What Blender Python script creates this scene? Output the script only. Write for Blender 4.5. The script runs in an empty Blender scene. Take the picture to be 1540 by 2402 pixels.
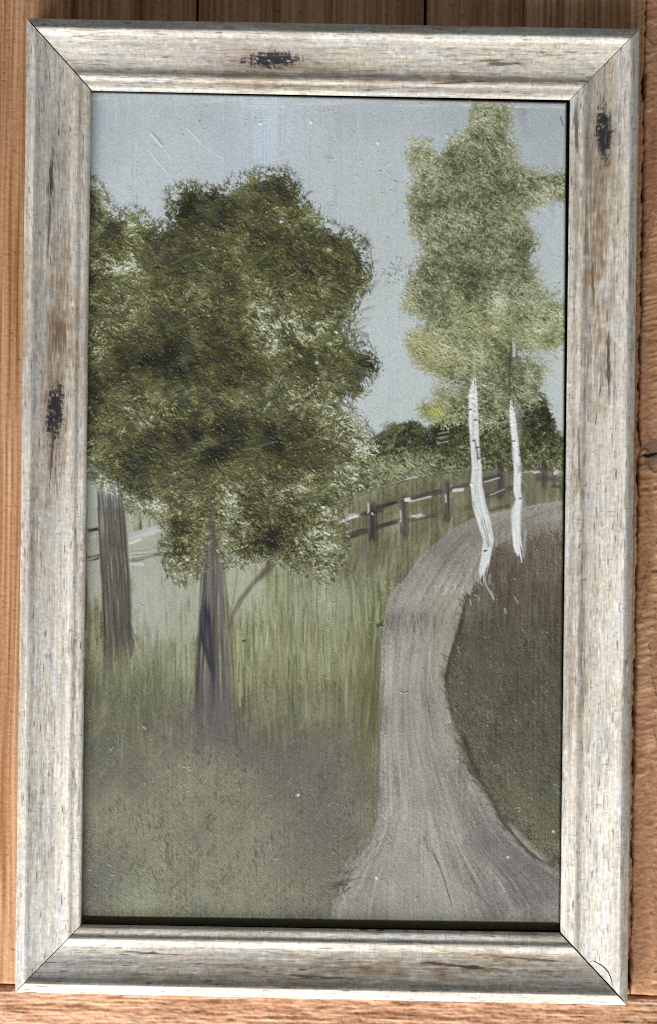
import bpy, bmesh, math, time
import numpy as np
T0 = time.time()
rng = np.random.default_rng(11)
scene = bpy.context.scene
COL = scene.collection

# ---------------------------------------------------------------- units
# measurements were taken in a 1540 x 2402 grid over the photograph; one grid unit is 0.3 mm on the frame's crest
S = 0.0003
CX, CY = 770.0, 1201.0
CAM_Z = 0.86
Z_CANVAS = -0.0168
Z_BOARD = -0.0240


def to_world(px, py, z):
    f = (CAM_Z - z) / CAM_Z
    return (np.asarray(px, float) - CX) * S * f, -(np.asarray(py, float) - CY) * S * f


def lin(c):
    c = np.asarray(c, float) / 255.0
    return np.where(c <= 0.04045, c / 12.92, ((c + 0.055) / 1.055) ** 2.4)


# ---------------------------------------------------------------- noise tools
def noise(shape, la, lb, theta=0.0, R=1.0, seed=None):
    """gaussian noise with correlation lengths la along theta (degrees, x right, y down) and lb across"""
    r = rng if seed is None else np.random.default_rng(seed)
    H, W = shape
    f = np.fft.rfft2(r.standard_normal((H, W)).astype(np.float32))
    ky = np.fft.fftfreq(H)[:, None] / R
    kx = np.fft.rfftfreq(W)[None, :] / R
    t = math.radians(theta)
    u = kx * math.cos(t) + ky * math.sin(t)
    v = -kx * math.sin(t) + ky * math.cos(t)
    f *= np.exp(-2.0 * ((u * la) ** 2 + (v * lb) ** 2) * 2.4)
    n = np.fft.irfft2(f, s=(H, W)).astype(np.float32)
    n -= n.mean()
    return n / (n.std() + 1e-9)


def blur(a, sig, R=1.0):
    H, W = a.shape
    p = int(3 * sig / R) + 1
    b = np.pad(a, p, mode='edge')
    f = np.fft.rfft2(b)
    ky = np.fft.fftfreq(b.shape[0])[:, None] / R
    kx = np.fft.rfftfreq(b.shape[1])[None, :] / R
    f *= np.exp(-2 * (math.pi * sig) ** 2 * (kx ** 2 + ky ** 2))
    return np.fft.irfft2(f, s=b.shape)[p:p + H, p:p + W].astype(np.float32)


def sstep(a, b, x):
    t = np.clip((x - a) / (b - a), 0, 1)
    return t * t * (3 - 2 * t)


# ================================================================= the picture: a small paint engine
PR = 1.3
PX0, PY0, PX1, PY1 = 176.0, 200.0, 1346.0, 2192.0
PW = int((PX1 - PX0) / PR)
PH = int((PY1 - PY0) / PR)
XX, YY = np.meshgrid(PX0 + (np.arange(PW) + .5) * PR, PY0 + (np.arange(PH) + .5) * PR)
XX = XX.astype(np.float32)
YY = YY.astype(np.float32)
C = np.zeros((PH, PW, 3), np.float32)
RELIEF = np.zeros((PH, PW), np.float32)


def pn(la, lb, th=0, seed=None):
    return noise((PH, PW), la, lb, th, PR, seed)


def lay(col, a):
    global C
    a = np.clip(a, 0, 1)[..., None].astype(np.float32)
    C = C * (1 - a) + np.asarray(lin(col), np.float32) * a


def layc(colmap, a):
    global C
    a = np.clip(a, 0, 1)[..., None].astype(np.float32)
    C = C * (1 - a) + colmap * a


def poly(pts):
    x = XX[0]
    y = YY[:, 0]
    m = np.zeros((PH, PW), bool)
    n = len(pts)
    for i in range(n):
        x0, y0 = pts[i]
        x1, y1 = pts[(i + 1) % n]
        if y0 == y1:
            continue
        lo, hi = min(y0, y1), max(y0, y1)
        rows = np.where((y >= lo) & (y < hi))[0]
        if len(rows) == 0:
            continue
        xc = x0 + (y[rows] - y0) * (x1 - x0) / (y1 - y0)
        m[rows] ^= (x[None, :] > xc[:, None])
    return m.astype(np.float32)


def gs(x, y, sx, sy, rot=0):
    if rot:
        t = math.radians(rot)
        u = (XX - x) * math.cos(t) + (YY - y) * math.sin(t)
        v = -(XX - x) * math.sin(t) + (YY - y) * math.cos(t)
        return np.exp(-0.5 * ((u / sx) ** 2 + (v / sy) ** 2))
    return np.exp(-0.5 * (((XX - x) / sx) ** 2 + ((YY - y) / sy) ** 2))


def ramp(v, stops):
    xs = [s[0] for s in stops]
    cs = np.array([lin(s[1]) for s in stops])
    return np.stack([np.interp(v, xs, cs[:, k]) for k in range(3)], -1).astype(np.float32)


def stroke(pts, wid, col, alpha=1.0, soft=0.25, bristle=0.35, relief=0.5, dry=0.0, fade=0.1, vary=0.0):
    """one brush stroke along a polyline; wid is a number or one width per point"""
    pts = np.asarray(pts, float)
    n = len(pts)
    wid = np.full(n, float(wid)) if np.isscalar(wid) else np.asarray(wid, float)
    m = wid.max() * 0.75 + 3
    i0 = max(0, int((pts[:, 0].min() - m - PX0) / PR))
    i1 = min(PW, int((pts[:, 0].max() + m - PX0) / PR) + 1)
    j0 = max(0, int((pts[:, 1].min() - m - PY0) / PR))
    j1 = min(PH, int((pts[:, 1].max() + m - PY0) / PR) + 1)
    if i1 <= i0 or j1 <= j0:
        return
    X = XX[j0:j1, i0:i1]
    Y = YY[j0:j1, i0:i1]
    best = np.full(X.shape, 1e9, np.float32)
    sl = np.zeros_like(best)
    sd = np.zeros_like(best)
    ww = np.ones_like(best)
    seg = np.hypot(*(pts[1:] - pts[:-1]).T)
    cum = np.concatenate([[0], np.cumsum(seg)])
    for k in range(n - 1):
        d = pts[k + 1] - pts[k]
        L = seg[k] + 1e-6
        t = np.clip(((X - pts[k, 0]) * d[0] + (Y - pts[k, 1]) * d[1]) / L ** 2, 0, 1)
        qx = X - pts[k, 0] - t * d[0]
        qy = Y - pts[k, 1] - t * d[1]
        dist = np.hypot(qx, qy)
        b = dist < best
        best = np.where(b, dist, best)
        sgn = np.sign(d[0] * qy - d[1] * qx)
        sl = np.where(b, cum[k] + t * L, sl)
        w = wid[k] + (wid[k + 1] - wid[k]) * t
        ww = np.where(b, w, ww)
        sd = np.where(b, dist * sgn, sd)
    u = sd / (ww * 0.5 + 1e-3)
    nb = max(4, int(wid.max() / 2.6))
    na = max(3, int(cum[-1] / 30))
    prof = rng.standard_normal((na + 2, nb + 2))
    prof[1:] = 0.75 * prof[:-1] + 0.5 * prof[1:]
    fa = np.clip(sl / (cum[-1] + 1e-6), 0, 1) * na
    fb = np.clip((u + 1) / 2, 0, 1) * nb
    ia = fa.astype(int)
    ib = fb.astype(int)
    ta = fa - ia
    tb = fb - ib
    P = (prof[ia, ib] * (1 - ta) + prof[ia + 1, ib] * ta) * (1 - tb) + (prof[ia, ib + 1] * (1 - ta) + prof[ia + 1, ib + 1] * ta) * tb
    edge = 1 - sstep(1 - soft - 0.05, 1.0 + 0.12, np.abs(u) + 0.12 * P)
    tt = sl / (cum[-1] + 1e-6)
    if fade > 0:
        edge = edge * sstep(0, fade, tt + 0.05 * P) * sstep(0, fade, 1 - tt + 0.08 * P)
    a = edge * np.clip(1 - dry * (0.5 + 0.7 * P) , 0, 1)
    a = np.clip(a * alpha, 0, 1)
    cc = lin(col)[None, None, :] * np.exp(bristle * 0.45 * P[..., None])
    A = a[..., None].astype(np.float32)
    C[j0:j1, i0:i1] = C[j0:j1, i0:i1] * (1 - A) + cc.astype(np.float32) * A
    RELIEF[j0:j1, i0:i1] = RELIEF[j0:j1, i0:i1] * (1 - 0.6 * a) + a * relief * (0.55 + 0.45 * P)


# -------- shared noises
LF1 = pn(90, 90)
LF2 = pn(45, 45)
LF3 = pn(22, 22)
VS = pn(110, 2.6, 90)
VS2 = pn(50, 4.5, 90)
FINE = pn(2.0, 2.0)
HS = pn(90, 2.4, 0)
s1 = pn(11, 11)
s2 = pn(11, 11)
w1 = 1 / (1 + np.exp(-5 * s1))
w2 = 1 / (1 + np.exp(-5 * s2))


def flecks(la, lb, angs):
    f = [pn(la, lb, t) for t in angs]
    o = w1 * (w2 * f[0] + (1 - w2) * f[1]) + (1 - w1) * (w2 * f[2] + (1 - w2) * f[3])
    return o / o.std()


FL = .9 * flecks(3.5, 1.6, (35, 80, 115, 150)) + .7 * flecks(1.9, 1.4, (0, 50, 100, 140)) + .4 * pn(6, 6)
FL /= FL.std()
GL = flecks(15, 3.0, (30, 60, 120, 155)) + .5 * pn(9, 7)
GL /= GL.std()
DG = .6 * pn(24, 2.2, 130) + .6 * pn(6, 3, 50) + .5 * pn(3, 2.4, 0)
DG2 = pn(18, 2.4, 60)

# -------- sky
sky = ramp((YY - 205) / 900 + 0.05 * LF1, [(0, (162, 170, 173)), (.18, (171, 179, 182)), (.45, (172, 180, 180)), (.8, (178, 187, 186)), (1.0, (180, 188, 184))])
C[:] = sky
lay((150, 158, 158), 0.55 * gs(1290, 300, 90, 110))
lay((150, 157, 160), 0.5 * gs(1240, 250, 160, 40))
lay((176, 192, 206), 0.38 * gs(615, 300, 65, 110) * (1 + .4 * VS))
lay((155, 166, 172), 0.5 * gs(300, 260, 120, 40) * (1 + .5 * LF3))
lay((186, 200, 212), 0.2 * sstep(0.9, 2.2, VS) * (YY < 1000))
lay((150, 162, 172), 0.22 * sstep(0.9, 2.4, -VS) * (YY < 1000))
lay((182, 196, 208), 0.35 * sstep(0.7, 2.0, HS) * gs(640, 250, 60, 40))
lay((140, 150, 160), 0.4 * gs(760, 560, 60, 200) * sstep(0, 2, VS2))
RELIEF += 0.03 * VS * (YY < 1050)
for p, a in (([(1225, 245), (1235, 300), (1240, 330)], .8), ([(1222, 250), (1230, 270)], .8)):
    stroke(p, 34, (112, 118, 122), .5 * a, soft=.9, dry=.6, relief=0)
stroke([(1312, 270), (1322, 300)], 5, (70, 78, 80), .7, dry=.5)
stroke([(440, 300), (480, 345), (520, 370)], 5, (196, 208, 216), .4, soft=.6, relief=1.0)
stroke([(352, 310), (382, 345)], 4.5, (205, 214, 218), .75, soft=.5, relief=1.6)
stroke([(356, 306), (386, 341)], 3.0, (110, 118, 122), .6, soft=.5, relief=-.6)
stroke([(386, 350), (402, 372)], 3.5, (205, 214, 218), .5, soft=.5, relief=1.2)
stroke([(345, 348), (378, 388), (400, 412)], 3.5, (200, 210, 215), .45, soft=.5, relief=1.2)
for k in range(9):
    x = 606 + 5 * k + rng.normal(0, 1)
    stroke([(x, 262 + rng.uniform(0, 60)), (x + 1, 380 + rng.uniform(-30, 30))], 4.5, (186, 202, 216), .3, relief=.5)
for k in range(8):
    y = 236 + 6 * k
    stroke([(585 + rng.uniform(-10, 20), y), (660 + rng.uniform(-10, 10), y + 1)], 4, (178, 196, 208), .45, relief=.6)
# paint lip along the top edge of the canvas
lay((190, 198, 200), .6 * (YY < 232 + 0.022 * (XX - 210) + 3 * LF3) * sstep(.2, 1.2, HS) * (YY > 226 + 0.022 * (XX - 210)))

# -------- far slope and ground under the trees
land = poly([(170, 1190), (400, 1190), (749, 1197), (796, 1177), (867, 1153), (957, 1126), (1023, 1112), (1102, 1104), (1350, 1110), (1350, 2200), (170, 2200)])
land_s = sstep(.35, .65, blur(land, 3, PR) + .05 * LF3)
gv = 0.5 + 0.10 * VS + 0.11 * VS2 + .13 * LF2 + .07 * FINE + .06 * DG
grass = ramp(gv, [(0, (78, 80, 52)), (.3, (102, 104, 72)), (.55, (124, 126, 92)), (.8, (146, 149, 116)), (1.1, (168, 171, 142))])
layc(grass, land_s)
# pale gaps between the trunks
pale = np.clip(gs(345, 1330, 40, 120) + gs(400, 1420, 40, 60) + gs(225, 1260, 22, 120) + gs(440, 1420, 30, 60) + gs(575, 1390, 38, 40) + .8 * gs(550, 1330, 40, 60), 0, 1)
lay((164, 167, 150), .9 * sstep(.25, .75, pale + .14 * VS2 + .12 * LF3) * sstep(1560, 1470, YY + 14 * VS))
lay((172, 176, 164), .5 * gs(345, 1420, 34, 60))
lay((168, 172, 140), .60 * gs(645, 1430, 75, 75) * (1 + .3 * VS))
lay((172, 182, 170), .5 * gs(760, 1420, 45, 30) * (1 + .5 * FL))
lay((150, 154, 112), .5 * gs(700, 1520, 110, 80) * (1 + .5 * VS))
lay((94, 96, 62), .6 * gs(840, 1450, 40, 150) * sstep(-.3, 1.2, VS))
lay((92, 95, 58), .5 * gs(640, 1560, 80, 70) * sstep(-.1, 1.4, VS2))
lay((150, 154, 108), .5 * gs(570, 1560, 40, 120) * sstep(-.5, 1, VS))
lay((156, 160, 130), .5 * gs(400, 1560, 60, 60) * (1 + .5 * VS))
# the meadow: earth glaze below
low = sstep(1560, 1790, YY + 22 * VS + 14 * LF2)
mead = ramp(.5 + .10 * LF1 + .13 * LF2 + .09 * DG + .04 * VS2 + .06 * FINE, [(0, (84, 84, 72)), (.3, (102, 102, 82)), (.5, (116, 116, 94)), (.75, (130, 130, 106)), (1, (148, 148, 124))])
layc(mead, low * (0.93))
for x, y, sx, sy, c, a in (
        (300, 1640, 90, 50, (92, 94, 72), .6), (240, 1750, 50, 60, (84, 86, 74), .5), (330, 1700, 130, 40, (88, 88, 66), .45),
        (520, 1740, 120, 36, (88, 86, 78), .6), (640, 1750, 110, 40, (92, 88, 84), .55), (800, 1760, 70, 70, (104, 100, 94), .5),
        (650, 1840, 60, 50, (92, 90, 82), .4), (860, 1720, 30, 90, (96, 98, 62), .5), (430, 1850, 110, 70, (132, 132, 108), .5),
        (330, 1920, 90, 70, (128, 128, 102), .4), (560, 1990, 120, 80, (128, 128, 106), .45), (240, 2080, 50, 60, (98, 96, 86), .5),
        (300, 1830, 60, 50, (100, 98, 88), .4), (760, 1900, 60, 100, (108, 104, 96), .5), (700, 1960, 40, 60, (110, 106, 98), .45),
        (330, 2120, 40, 50, (140, 144, 112), .4), (640, 2110, 120, 40, (118, 118, 98), .4), (760, 2000, 60, 60, (106, 104, 88), .4),
        (480, 2090, 80, 40, (134, 134, 112), .35), (850, 1640, 40, 90, (112, 114, 76), .5)):
    lay(c, a * 1.45 * gs(x, y, sx, sy) * (1 + .30 * DG + .15 * VS2 + .3 * LF3))
lay((66, 64, 58), .65 * sstep(1.2, 2.5, pn(7, 2.2, 75) + .5 * LF2) * (YY > 1600))
for k in range(560):
    x = rng.uniform(205, 860)
    y = rng.uniform(1640, 2140)
    an = math.radians(rng.choice([125, 135, 115, 60, 90, 95]) + rng.normal(0, 8))
    L = rng.uniform(18, 70)
    c = [(88, 86, 78), (104, 102, 84), (136, 136, 110), (150, 150, 126), (96, 92, 90), (84, 84, 64)][rng.integers(6)]
    if y > 1900 and x > 760:
        continue
    stroke([(x, y), (x + L * math.cos(an), y + L * math.sin(an))], rng.uniform(4, 16), c, rng.uniform(.12, .34), soft=.8, bristle=.5, dry=.5, relief=.22, fade=.3)
lay((150, 150, 126), .4 * sstep(1.4, 2.6, pn(12, 2.2, 125)) * (YY > 1650))
RELIEF += land_s * (.10 * VS + .07 * VS2) + low * .10 * DG

# grass blades
for k in range(1500):
    x = rng.uniform(200, 900)
    y = rng.uniform(1400, 1720)
    L = rng.uniform(30, 110)
    dx = rng.normal(0, 5)
    c = [(92, 94, 58), (110, 111, 76), (164, 166, 132), (140, 142, 106), (74, 74, 54)][rng.integers(5)]
    if y + L > 1640:
        c = tuple(int(.55 * q + .45 * p) for q, p in zip(c, (108, 108, 88)))
    if x < 560 and 1300 < y < 1480 and rng.random() < .7:
        continue
    stroke([(x, y), (x + dx * .4, y + L * .5), (x + dx, y + L)], rng.uniform(2.5, 7), c, rng.uniform(.15, .5), soft=.6, dry=.45, relief=.3)
for k in range(300):
    x = rng.uniform(560, 885)
    y = rng.uniform(1330, 1480)
    if x < 640 and y < 1420:
        continue
    L = rng.uniform(40, 120)
    dx = rng.normal(0, 6) + (8 if x > 780 else 0)
    stroke([(x, y), (x + dx, y + L)], rng.uniform(3, 8), [(98, 101, 64), (128, 130, 94), (170, 173, 140)][rng.integers(3)], rng.uniform(.2, .5), soft=.6, dry=.4, relief=.3)

# -------- right-hand weeds
weed = poly([(1086, 1419), (1120, 1370), (1157, 1285), (1200, 1262), (1260, 1250), (1350, 1238), (1350, 2042), (1306, 2035), (1239, 2003), (1180, 1933), (1141, 1858), (1102, 1811), (1065, 1705), (1047, 1627), (1041, 1580), (1059, 1517)])
wm = sstep(.25, .75, blur(weed, 7, PR) + .12 * VS * (YY < 1480) + .08 * LF3 + .06 * FL)
wv = ramp((YY - 1250) / 800 + .05 * LF2, [(0, (118, 113, 98)), (.12, (98, 92, 78)), (.3, (90, 87, 72)), (.5, (91, 90, 74)), (.75, (97, 97, 76)), (1.0, (110, 110, 86))])
wv = wv * np.exp(.12 * VS2 * (YY < 1500) + .05 * VS + .22 * FL + .14 * DG2 + .10 * LF3)[..., None]
# -------- the path
path = poly([(918, 1389), (984, 1302), (1063, 1236), (1102, 1216), (1145, 1200), (1212, 1189), (1350, 1166), (1350, 1270), (1157, 1300), (1120, 1390), (1086, 1425), (1059, 1520), (1041, 1582), (1047, 1630), (1065, 1708), (1102, 1814), (1141, 1862), (1180, 1937), (1239, 2006), (1306, 2038), (1350, 2045), (1350, 2200), (770, 2200), (782, 2140), (802, 2066), (820, 2035), (867, 1972), (886, 1917), (888, 1760), (890, 1603), (894, 1494), (904, 1431)])
pm = sstep(.3, .7, blur(path, 4, PR) + .05 * LF3 + .05 * VS2) * (YY < 1940) + sstep(.15, .85, blur(path, 14, PR) + .07 * LF3 + .06 * DG) * (YY >= 1940)
# streaks that follow the path: noise looked up in path coordinates (across, along)
yk = [1170, 1240, 1300, 1389, 1431, 1494, 1603, 1760, 1917, 1972, 2035, 2066, 2200]
lk = [1150, 1060, 986, 918, 904, 894, 890, 888, 886, 867, 820, 792, 735]
rk = [1400, 1180, 1150, 1118, 1090, 1066, 1044, 1085, 1172, 1212, 1300, 1350, 1480]
LX = np.interp(YY[:, 0], yk, lk)[:, None]
RX = np.interp(YY[:, 0], yk, rk)[:, None]
U = (XX - LX) / (RX - LX)
tex = noise((400, 900), 5, 26, 0, 1.0)
tex2 = noise((400, 900), 20, 40, 0, 1.0)
iu = np.clip((U * .8 + .1) * 899, 0, 899).astype(int)
iv = np.clip((YY - 1150) / 1050 * 399, 0, 399).astype(int)
PS = tex[iv, iu]
PS2 = tex2[iv, iu]
pv = .5 + .08 * PS + .09 * PS2 + .09 * LF2 + .07 * FINE + .05 * DG
pc = ramp(pv, [(0, (110, 105, 99)), (.3, (136, 131, 123)), (.5, (155, 150, 141)), (.75, (172, 168, 158)), (1, (192, 189, 179))])
layc(pc, pm * .96)
for x, y, sx, sy, c, a, r in (
        (965, 1455, 60, 26, (104, 100, 97), .6, 0), (1180, 1240, 110, 34, (124, 116, 107), .6, -12), (1040, 1290, 60, 40, (120, 114, 106), .5, -40),
        (1140, 1980, 60, 40, (106, 101, 100), .7, 40), (1220, 2060, 80, 45, (108, 103, 103), .75, 35), (1150, 2120, 70, 40, (104, 99, 100), .6, 20),
        (880, 2140, 45, 24, (98, 93, 92), .75, 0), (1060, 1880, 60, 26, (116, 112, 110), .5, 40), (980, 1880, 24, 14, (104, 100, 100), .5, 0),
        (860, 2040, 26, 50, (112, 107, 103), .5, 20), (1010, 2080, 70, 90, (166, 167, 154), .62, -15), (930, 2060, 40, 70, (146, 144, 132), .5, 10),
        (985, 1700, 40, 80, (150, 145, 140), .5, 0), (1000, 1640, 40, 40, (122, 117, 114), .45, 0), (990, 1560, 40, 60, (150, 147, 138), .4, 0),
        (960, 1760, 30, 120, (158, 154, 148), .45, 0), (1000, 1800, 40, 60, (160, 158, 150), .45, 0), (960, 1390, 50, 40, (152, 146, 138), .4, -40),
        (815, 2150, 50, 26, (144, 146, 124), .7, 0), (1000, 2140, 40, 40, (134, 130, 124), .5, 0), (960, 2150, 40, 20, (160, 160, 146), .4, 0)):
    lay(c, a * gs(x, y, sx, sy, r) * pm * (1 + .35 * PS + .2 * LF3))
# light sage verge between gravel and weeds
verge = poly([(1000, 1400), (1090, 1390), (1086, 1425), (1059, 1520), (1041, 1582), (1047, 1630), (1058, 1690), (1046, 1690), (1019, 1627), (1006, 1572), (1008, 1486)])
lay((152, 150, 128), .55 * sstep(.3, .7, blur(verge, 6, PR)) * (1 + .2 * LF3))
stroke([(1082, 1426), (1056, 1516), (1039, 1580), (1043, 1625)], 11, (150, 152, 122), .55, soft=.7, relief=.3)
stroke([(1008, 1486), (1006, 1572), (1019, 1627), (1041, 1678), (1052, 1700)], 4, (176, 174, 164), .7, soft=.5, relief=1.1)
stroke([(1040, 1676), (1062, 1740), (1090, 1800), (1112, 1850)], 5, (160, 157, 148), .4, soft=.6, relief=.5)
stroke([(1046, 1690), (1068, 1740), (1104, 1812)], 20, (116, 118, 82), .55, soft=.7, dry=.3, relief=.3)
RELIEF += pm * (.06 * PS + .05 * PS2)
layc(wv, wm * .97)
for x, y, sx, sy, c, a in ((1200, 1340, 60, 46, (92, 74, 64), .5), (1270, 1330, 40, 40, (98, 86, 70), .4), (1170, 1440, 60, 60, (82, 70, 58), .5), (1300, 1430, 30, 80, (80, 70, 56), .45),
                           (1150, 1560, 60, 70, (80, 78, 60), .4), (1240, 1640, 60, 60, (76, 74, 60), .45), (1230, 1720, 70, 50, (80, 78, 64), .45), (1110, 1560, 30, 40, (96, 90, 72), .3),
                           (1200, 1860, 80, 60, (98, 98, 74), .5), (1270, 1930, 50, 50, (104, 104, 76), .5), (1290, 1800, 30, 90, (84, 84, 66), .5), (1110, 1420, 26, 26, (124, 122, 108), .6)):
    lay(c, a * gs(x, y, sx, sy) * wm * (1 + .4 * VS2 + .3 * FL))
lay((52, 48, 42), .6 * wm * sstep(1.4, 2.4, pn(7, 2.2, 100)))
lay((128, 124, 104), .5 * wm * sstep(1.5, 2.5, pn(6, 2.2, 110)))
RELIEF += wm * (.22 * FL + .04 * VS)
for k in range(420):
    x = rng.uniform(1100, 1316)
    y = rng.uniform(1225, 1420) - (x - 1150) * .05
    if x < 1150 and y < 1330:
        continue
    L = rng.uniform(26, 90)
    c = [(96, 82, 68), (78, 66, 54), (112, 104, 86), (104, 84, 74), (128, 120, 102)][rng.integers(5)]
    stroke([(x, y), (x + rng.normal(0, 3), y + L)], rng.uniform(2.5, 6), c, rng.uniform(.2, .55), soft=.6, dry=.4, relief=.3)
# dark contour of the weeds
for k in range(420):
    x = rng.uniform(1050, 1316)
    y = rng.uniform(1380, 2010)
    i = min(PW - 1, int((x - PX0) / PR))
    j = min(PH - 1, int((y - PY0) / PR))
    if wm[j, i] < .6:
        continue
    an = math.radians(rng.choice([90, 85, 60, 120, 100]) + rng.normal(0, 12))
    L = rng.uniform(12, 60)
    c = [(60, 57, 46), (74, 72, 56), (104, 103, 80), (88, 76, 64), (118, 117, 92), (96, 96, 68)][rng.integers(6)]
    stroke([(x, y), (x + L * math.cos(an), y + L * math.sin(an))], rng.uniform(3, 13), c, rng.uniform(.15, .4), soft=.8, bristle=.5, dry=.5, relief=.25, fade=.25)
for k in range(240):
    x = rng.uniform(1075, 1318)
    y = rng.uniform(1330, 1560) if k % 3 else rng.uniform(1500, 1800)
    if x < 1150 - (y - 1330) * .3 and y < 1500:
        continue
    L = rng.uniform(40, 130)
    c = [(58, 54, 44), (76, 68, 56), (112, 108, 88), (98, 92, 74), (84, 72, 62)][rng.integers(5)]
    stroke([(x, y), (x + rng.normal(0, 4), y + L)], rng.uniform(3, 8), c, rng.uniform(.2, .5), soft=.7, bristle=.5, dry=.5, relief=.3, fade=.25)
CE = np.array([(1100, 1395), (1086, 1425), (1059, 1520), (1041, 1582), (1047, 1630), (1065, 1708), (1102, 1814), (1141, 1862), (1180, 1937), (1239, 2006), (1306, 2038)], float)
for k in range(170):
    t = rng.uniform(0, len(CE) - 1.001)
    i = int(t)
    p = CE[i] + (CE[i + 1] - CE[i]) * (t - i) + rng.normal(0, 4, 2)
    an = rng.normal(-1.9, .5)
    L = rng.uniform(8, 26)
    c = [(56, 54, 42), (74, 72, 54), (92, 90, 66)][rng.integers(3)]
    stroke([p + (6, 4), p + (L * math.cos(an), L * math.sin(an))], rng.uniform(3, 8), c, rng.uniform(.35, .7), soft=.6, dry=.4, relief=.4, fade=.2)
stroke([(1094, 1400), (1088, 1430), (1062, 1520), (1046, 1585), (1048, 1640), (1064, 1700)], 13, (50, 48, 36), .75, dry=.45, relief=.3, soft=.8)
stroke([(1082, 1715), (1106, 1790), (1130, 1840)], 18, (52, 50, 44), .75, soft=.7, dry=.45)
stroke([(1130, 1842), (1180, 1928), (1240, 2000)], 18, (62, 58, 55), .7, soft=.8, dry=.45)
stroke([(1225, 1992), (1270, 2020), (1306, 2032)], 20, (62, 60, 52), .65, soft=.7, dry=.5)
for k in range(60):
    t = rng.random()
    x = 1105 + 205 * t + rng.normal(0, 6)
    y = 1815 + 215 * t + rng.normal(0, 6) - 18 * math.sin(t * 3.1) * -1
    stroke([(x, y), (x + rng.uniform(4, 12), y - rng.uniform(3, 10))], rng.uniform(2.5, 5), [(60, 58, 48), (84, 82, 70)][rng.integers(2)], .6, relief=.5)
stroke([(1185, 1925), (1225, 1968), (1270, 2010), (1290, 2025)], 16, (150, 143, 134), .75, soft=.7, dry=.5, relief=.9)
stroke([(1195, 1940), (1235, 1985), (1275, 2018)], 6, (196, 190, 182), .5, dry=.6, relief=1.0)
# track marks in the gravel
stroke([(1010, 1985), (1040, 2060), (1060, 2130)], 4, (84, 80, 78), .75, relief=-.4)
stroke([(990, 1955), (1002, 1990), (1040, 2040)], 3.5, (80, 76, 74), .6, dry=.4, relief=-.4)
stroke([(1080, 2030), (1110, 2070), (1128, 2090)], 4, (76, 72, 70), .6, dry=.5)
stroke([(1110, 2090), (1160, 2140)], 3, (82, 78, 76), .5, dry=.5)
stroke([(1060, 2065), (1150, 2140)], 3, (172, 170, 160), .4, dry=.4)
for k in range(190):
    t = rng.random()
    y = 1500 + 640 * t
    l = float(np.interp(y, yk, lk))
    r = float(np.interp(y, yk, rk))
    u = rng.uniform(.04, .96)
    L = rng.uniform(30, 120)
    y2 = min(y + L, 2170)
    l2 = float(np.interp(y2, yk, lk))
    r2 = float(np.interp(y2, yk, rk))
    c = [(188, 184, 172), (108, 103, 96), (172, 168, 157), (122, 117, 109)][rng.integers(4)]
    stroke([(l + u * (r - l), y), (l2 + u * (r2 - l2), y2)], rng.uniform(2.5, 9), c, rng.uniform(.10, .32), soft=.8, dry=.45, relief=.25)
for k in range(70):
    x = 965 + rng.normal(0, 48)
    y = 1450 + rng.normal(0, 18)
    stroke([(x, y), (x + rng.normal(0, 2), y + rng.uniform(10, 40))], rng.uniform(2, 4), (84, 80, 78), rng.uniform(.25, .6), dry=.4)
for k in range(70):
    y = rng.uniform(1400, 2020)
    u = rng.uniform(.05, .7)
    ys = np.array([y, y + 50, y + 100, min(y + 160, 2168)])
    ls = np.interp(ys, yk, lk)
    rs = np.interp(ys, yk, rk)
    stroke(list(zip(ls + u * (rs - ls), ys)), rng.uniform(4, 9), [(190, 186, 175), (178, 173, 162), (112, 107, 100)][k % 3], rng.uniform(.22, .5), soft=.6, bristle=.6, dry=.5, relief=.45, fade=.25)
for k in range(150):
    x = rng.uniform(600, 880)
    y = rng.uniform(1380, 1640)
    L = rng.uniform(50, 120)
    lean = (x - 740) * .10
    stroke([(x + lean, y), (x + rng.normal(0, 3), y + L)], rng.uniform(6, 13), [(150, 152, 104), (138, 141, 94), (96, 100, 58), (164, 166, 126)][rng.integers(4)], rng.uniform(.2, .45), soft=.6, bristle=.7, dry=.5, relief=.4, fade=.25)
# left edge of the path: dark olive strokes
for k in range(34):
    x = 884 + rng.normal(-6, 7)
    y = rng.uniform(1420, 1660)
    stroke([(x + 6, y - 20), (x - 2, y + 60), (x - 6, y + 120)], rng.uniform(3, 7), [(86, 90, 50), (70, 74, 40), (110, 114, 72)][rng.integers(3)], .45, dry=.4)
for k in range(16):
    x = 862 + rng.normal(0, 10)
    stroke([(x + 4, 1590 + rng.uniform(-40, 60)), (x - 4, 1730 + rng.uniform(-20, 20))], rng.uniform(3, 6), (82, 86, 48), .45, dry=.4)
stroke([(880, 1468), (898, 1466)], 9, (48, 46, 40), .8, dry=.3, relief=.8)
stroke([(888, 1462), (900, 1458)], 4, (60, 58, 50), .8)
for k in range(40):
    t = rng.random()
    x = 870 - 90 * t + rng.normal(0, 9)
    y = 1965 + 110 * t + rng.normal(0, 9)
    stroke([(x, y), (x - rng.uniform(5, 18), y + rng.uniform(6, 24))], rng.uniform(3, 7), [(92, 88, 84), (78, 76, 66), (140, 135, 128)][rng.integers(3)], .5, dry=.4)
for k in range(16):
    stroke([(800 + rng.normal(0, 22), 2070 + rng.normal(0, 10)), (790 + rng.normal(0, 22), 2082 + rng.normal(0, 8))], 3, (58, 56, 50), .6)

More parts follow.
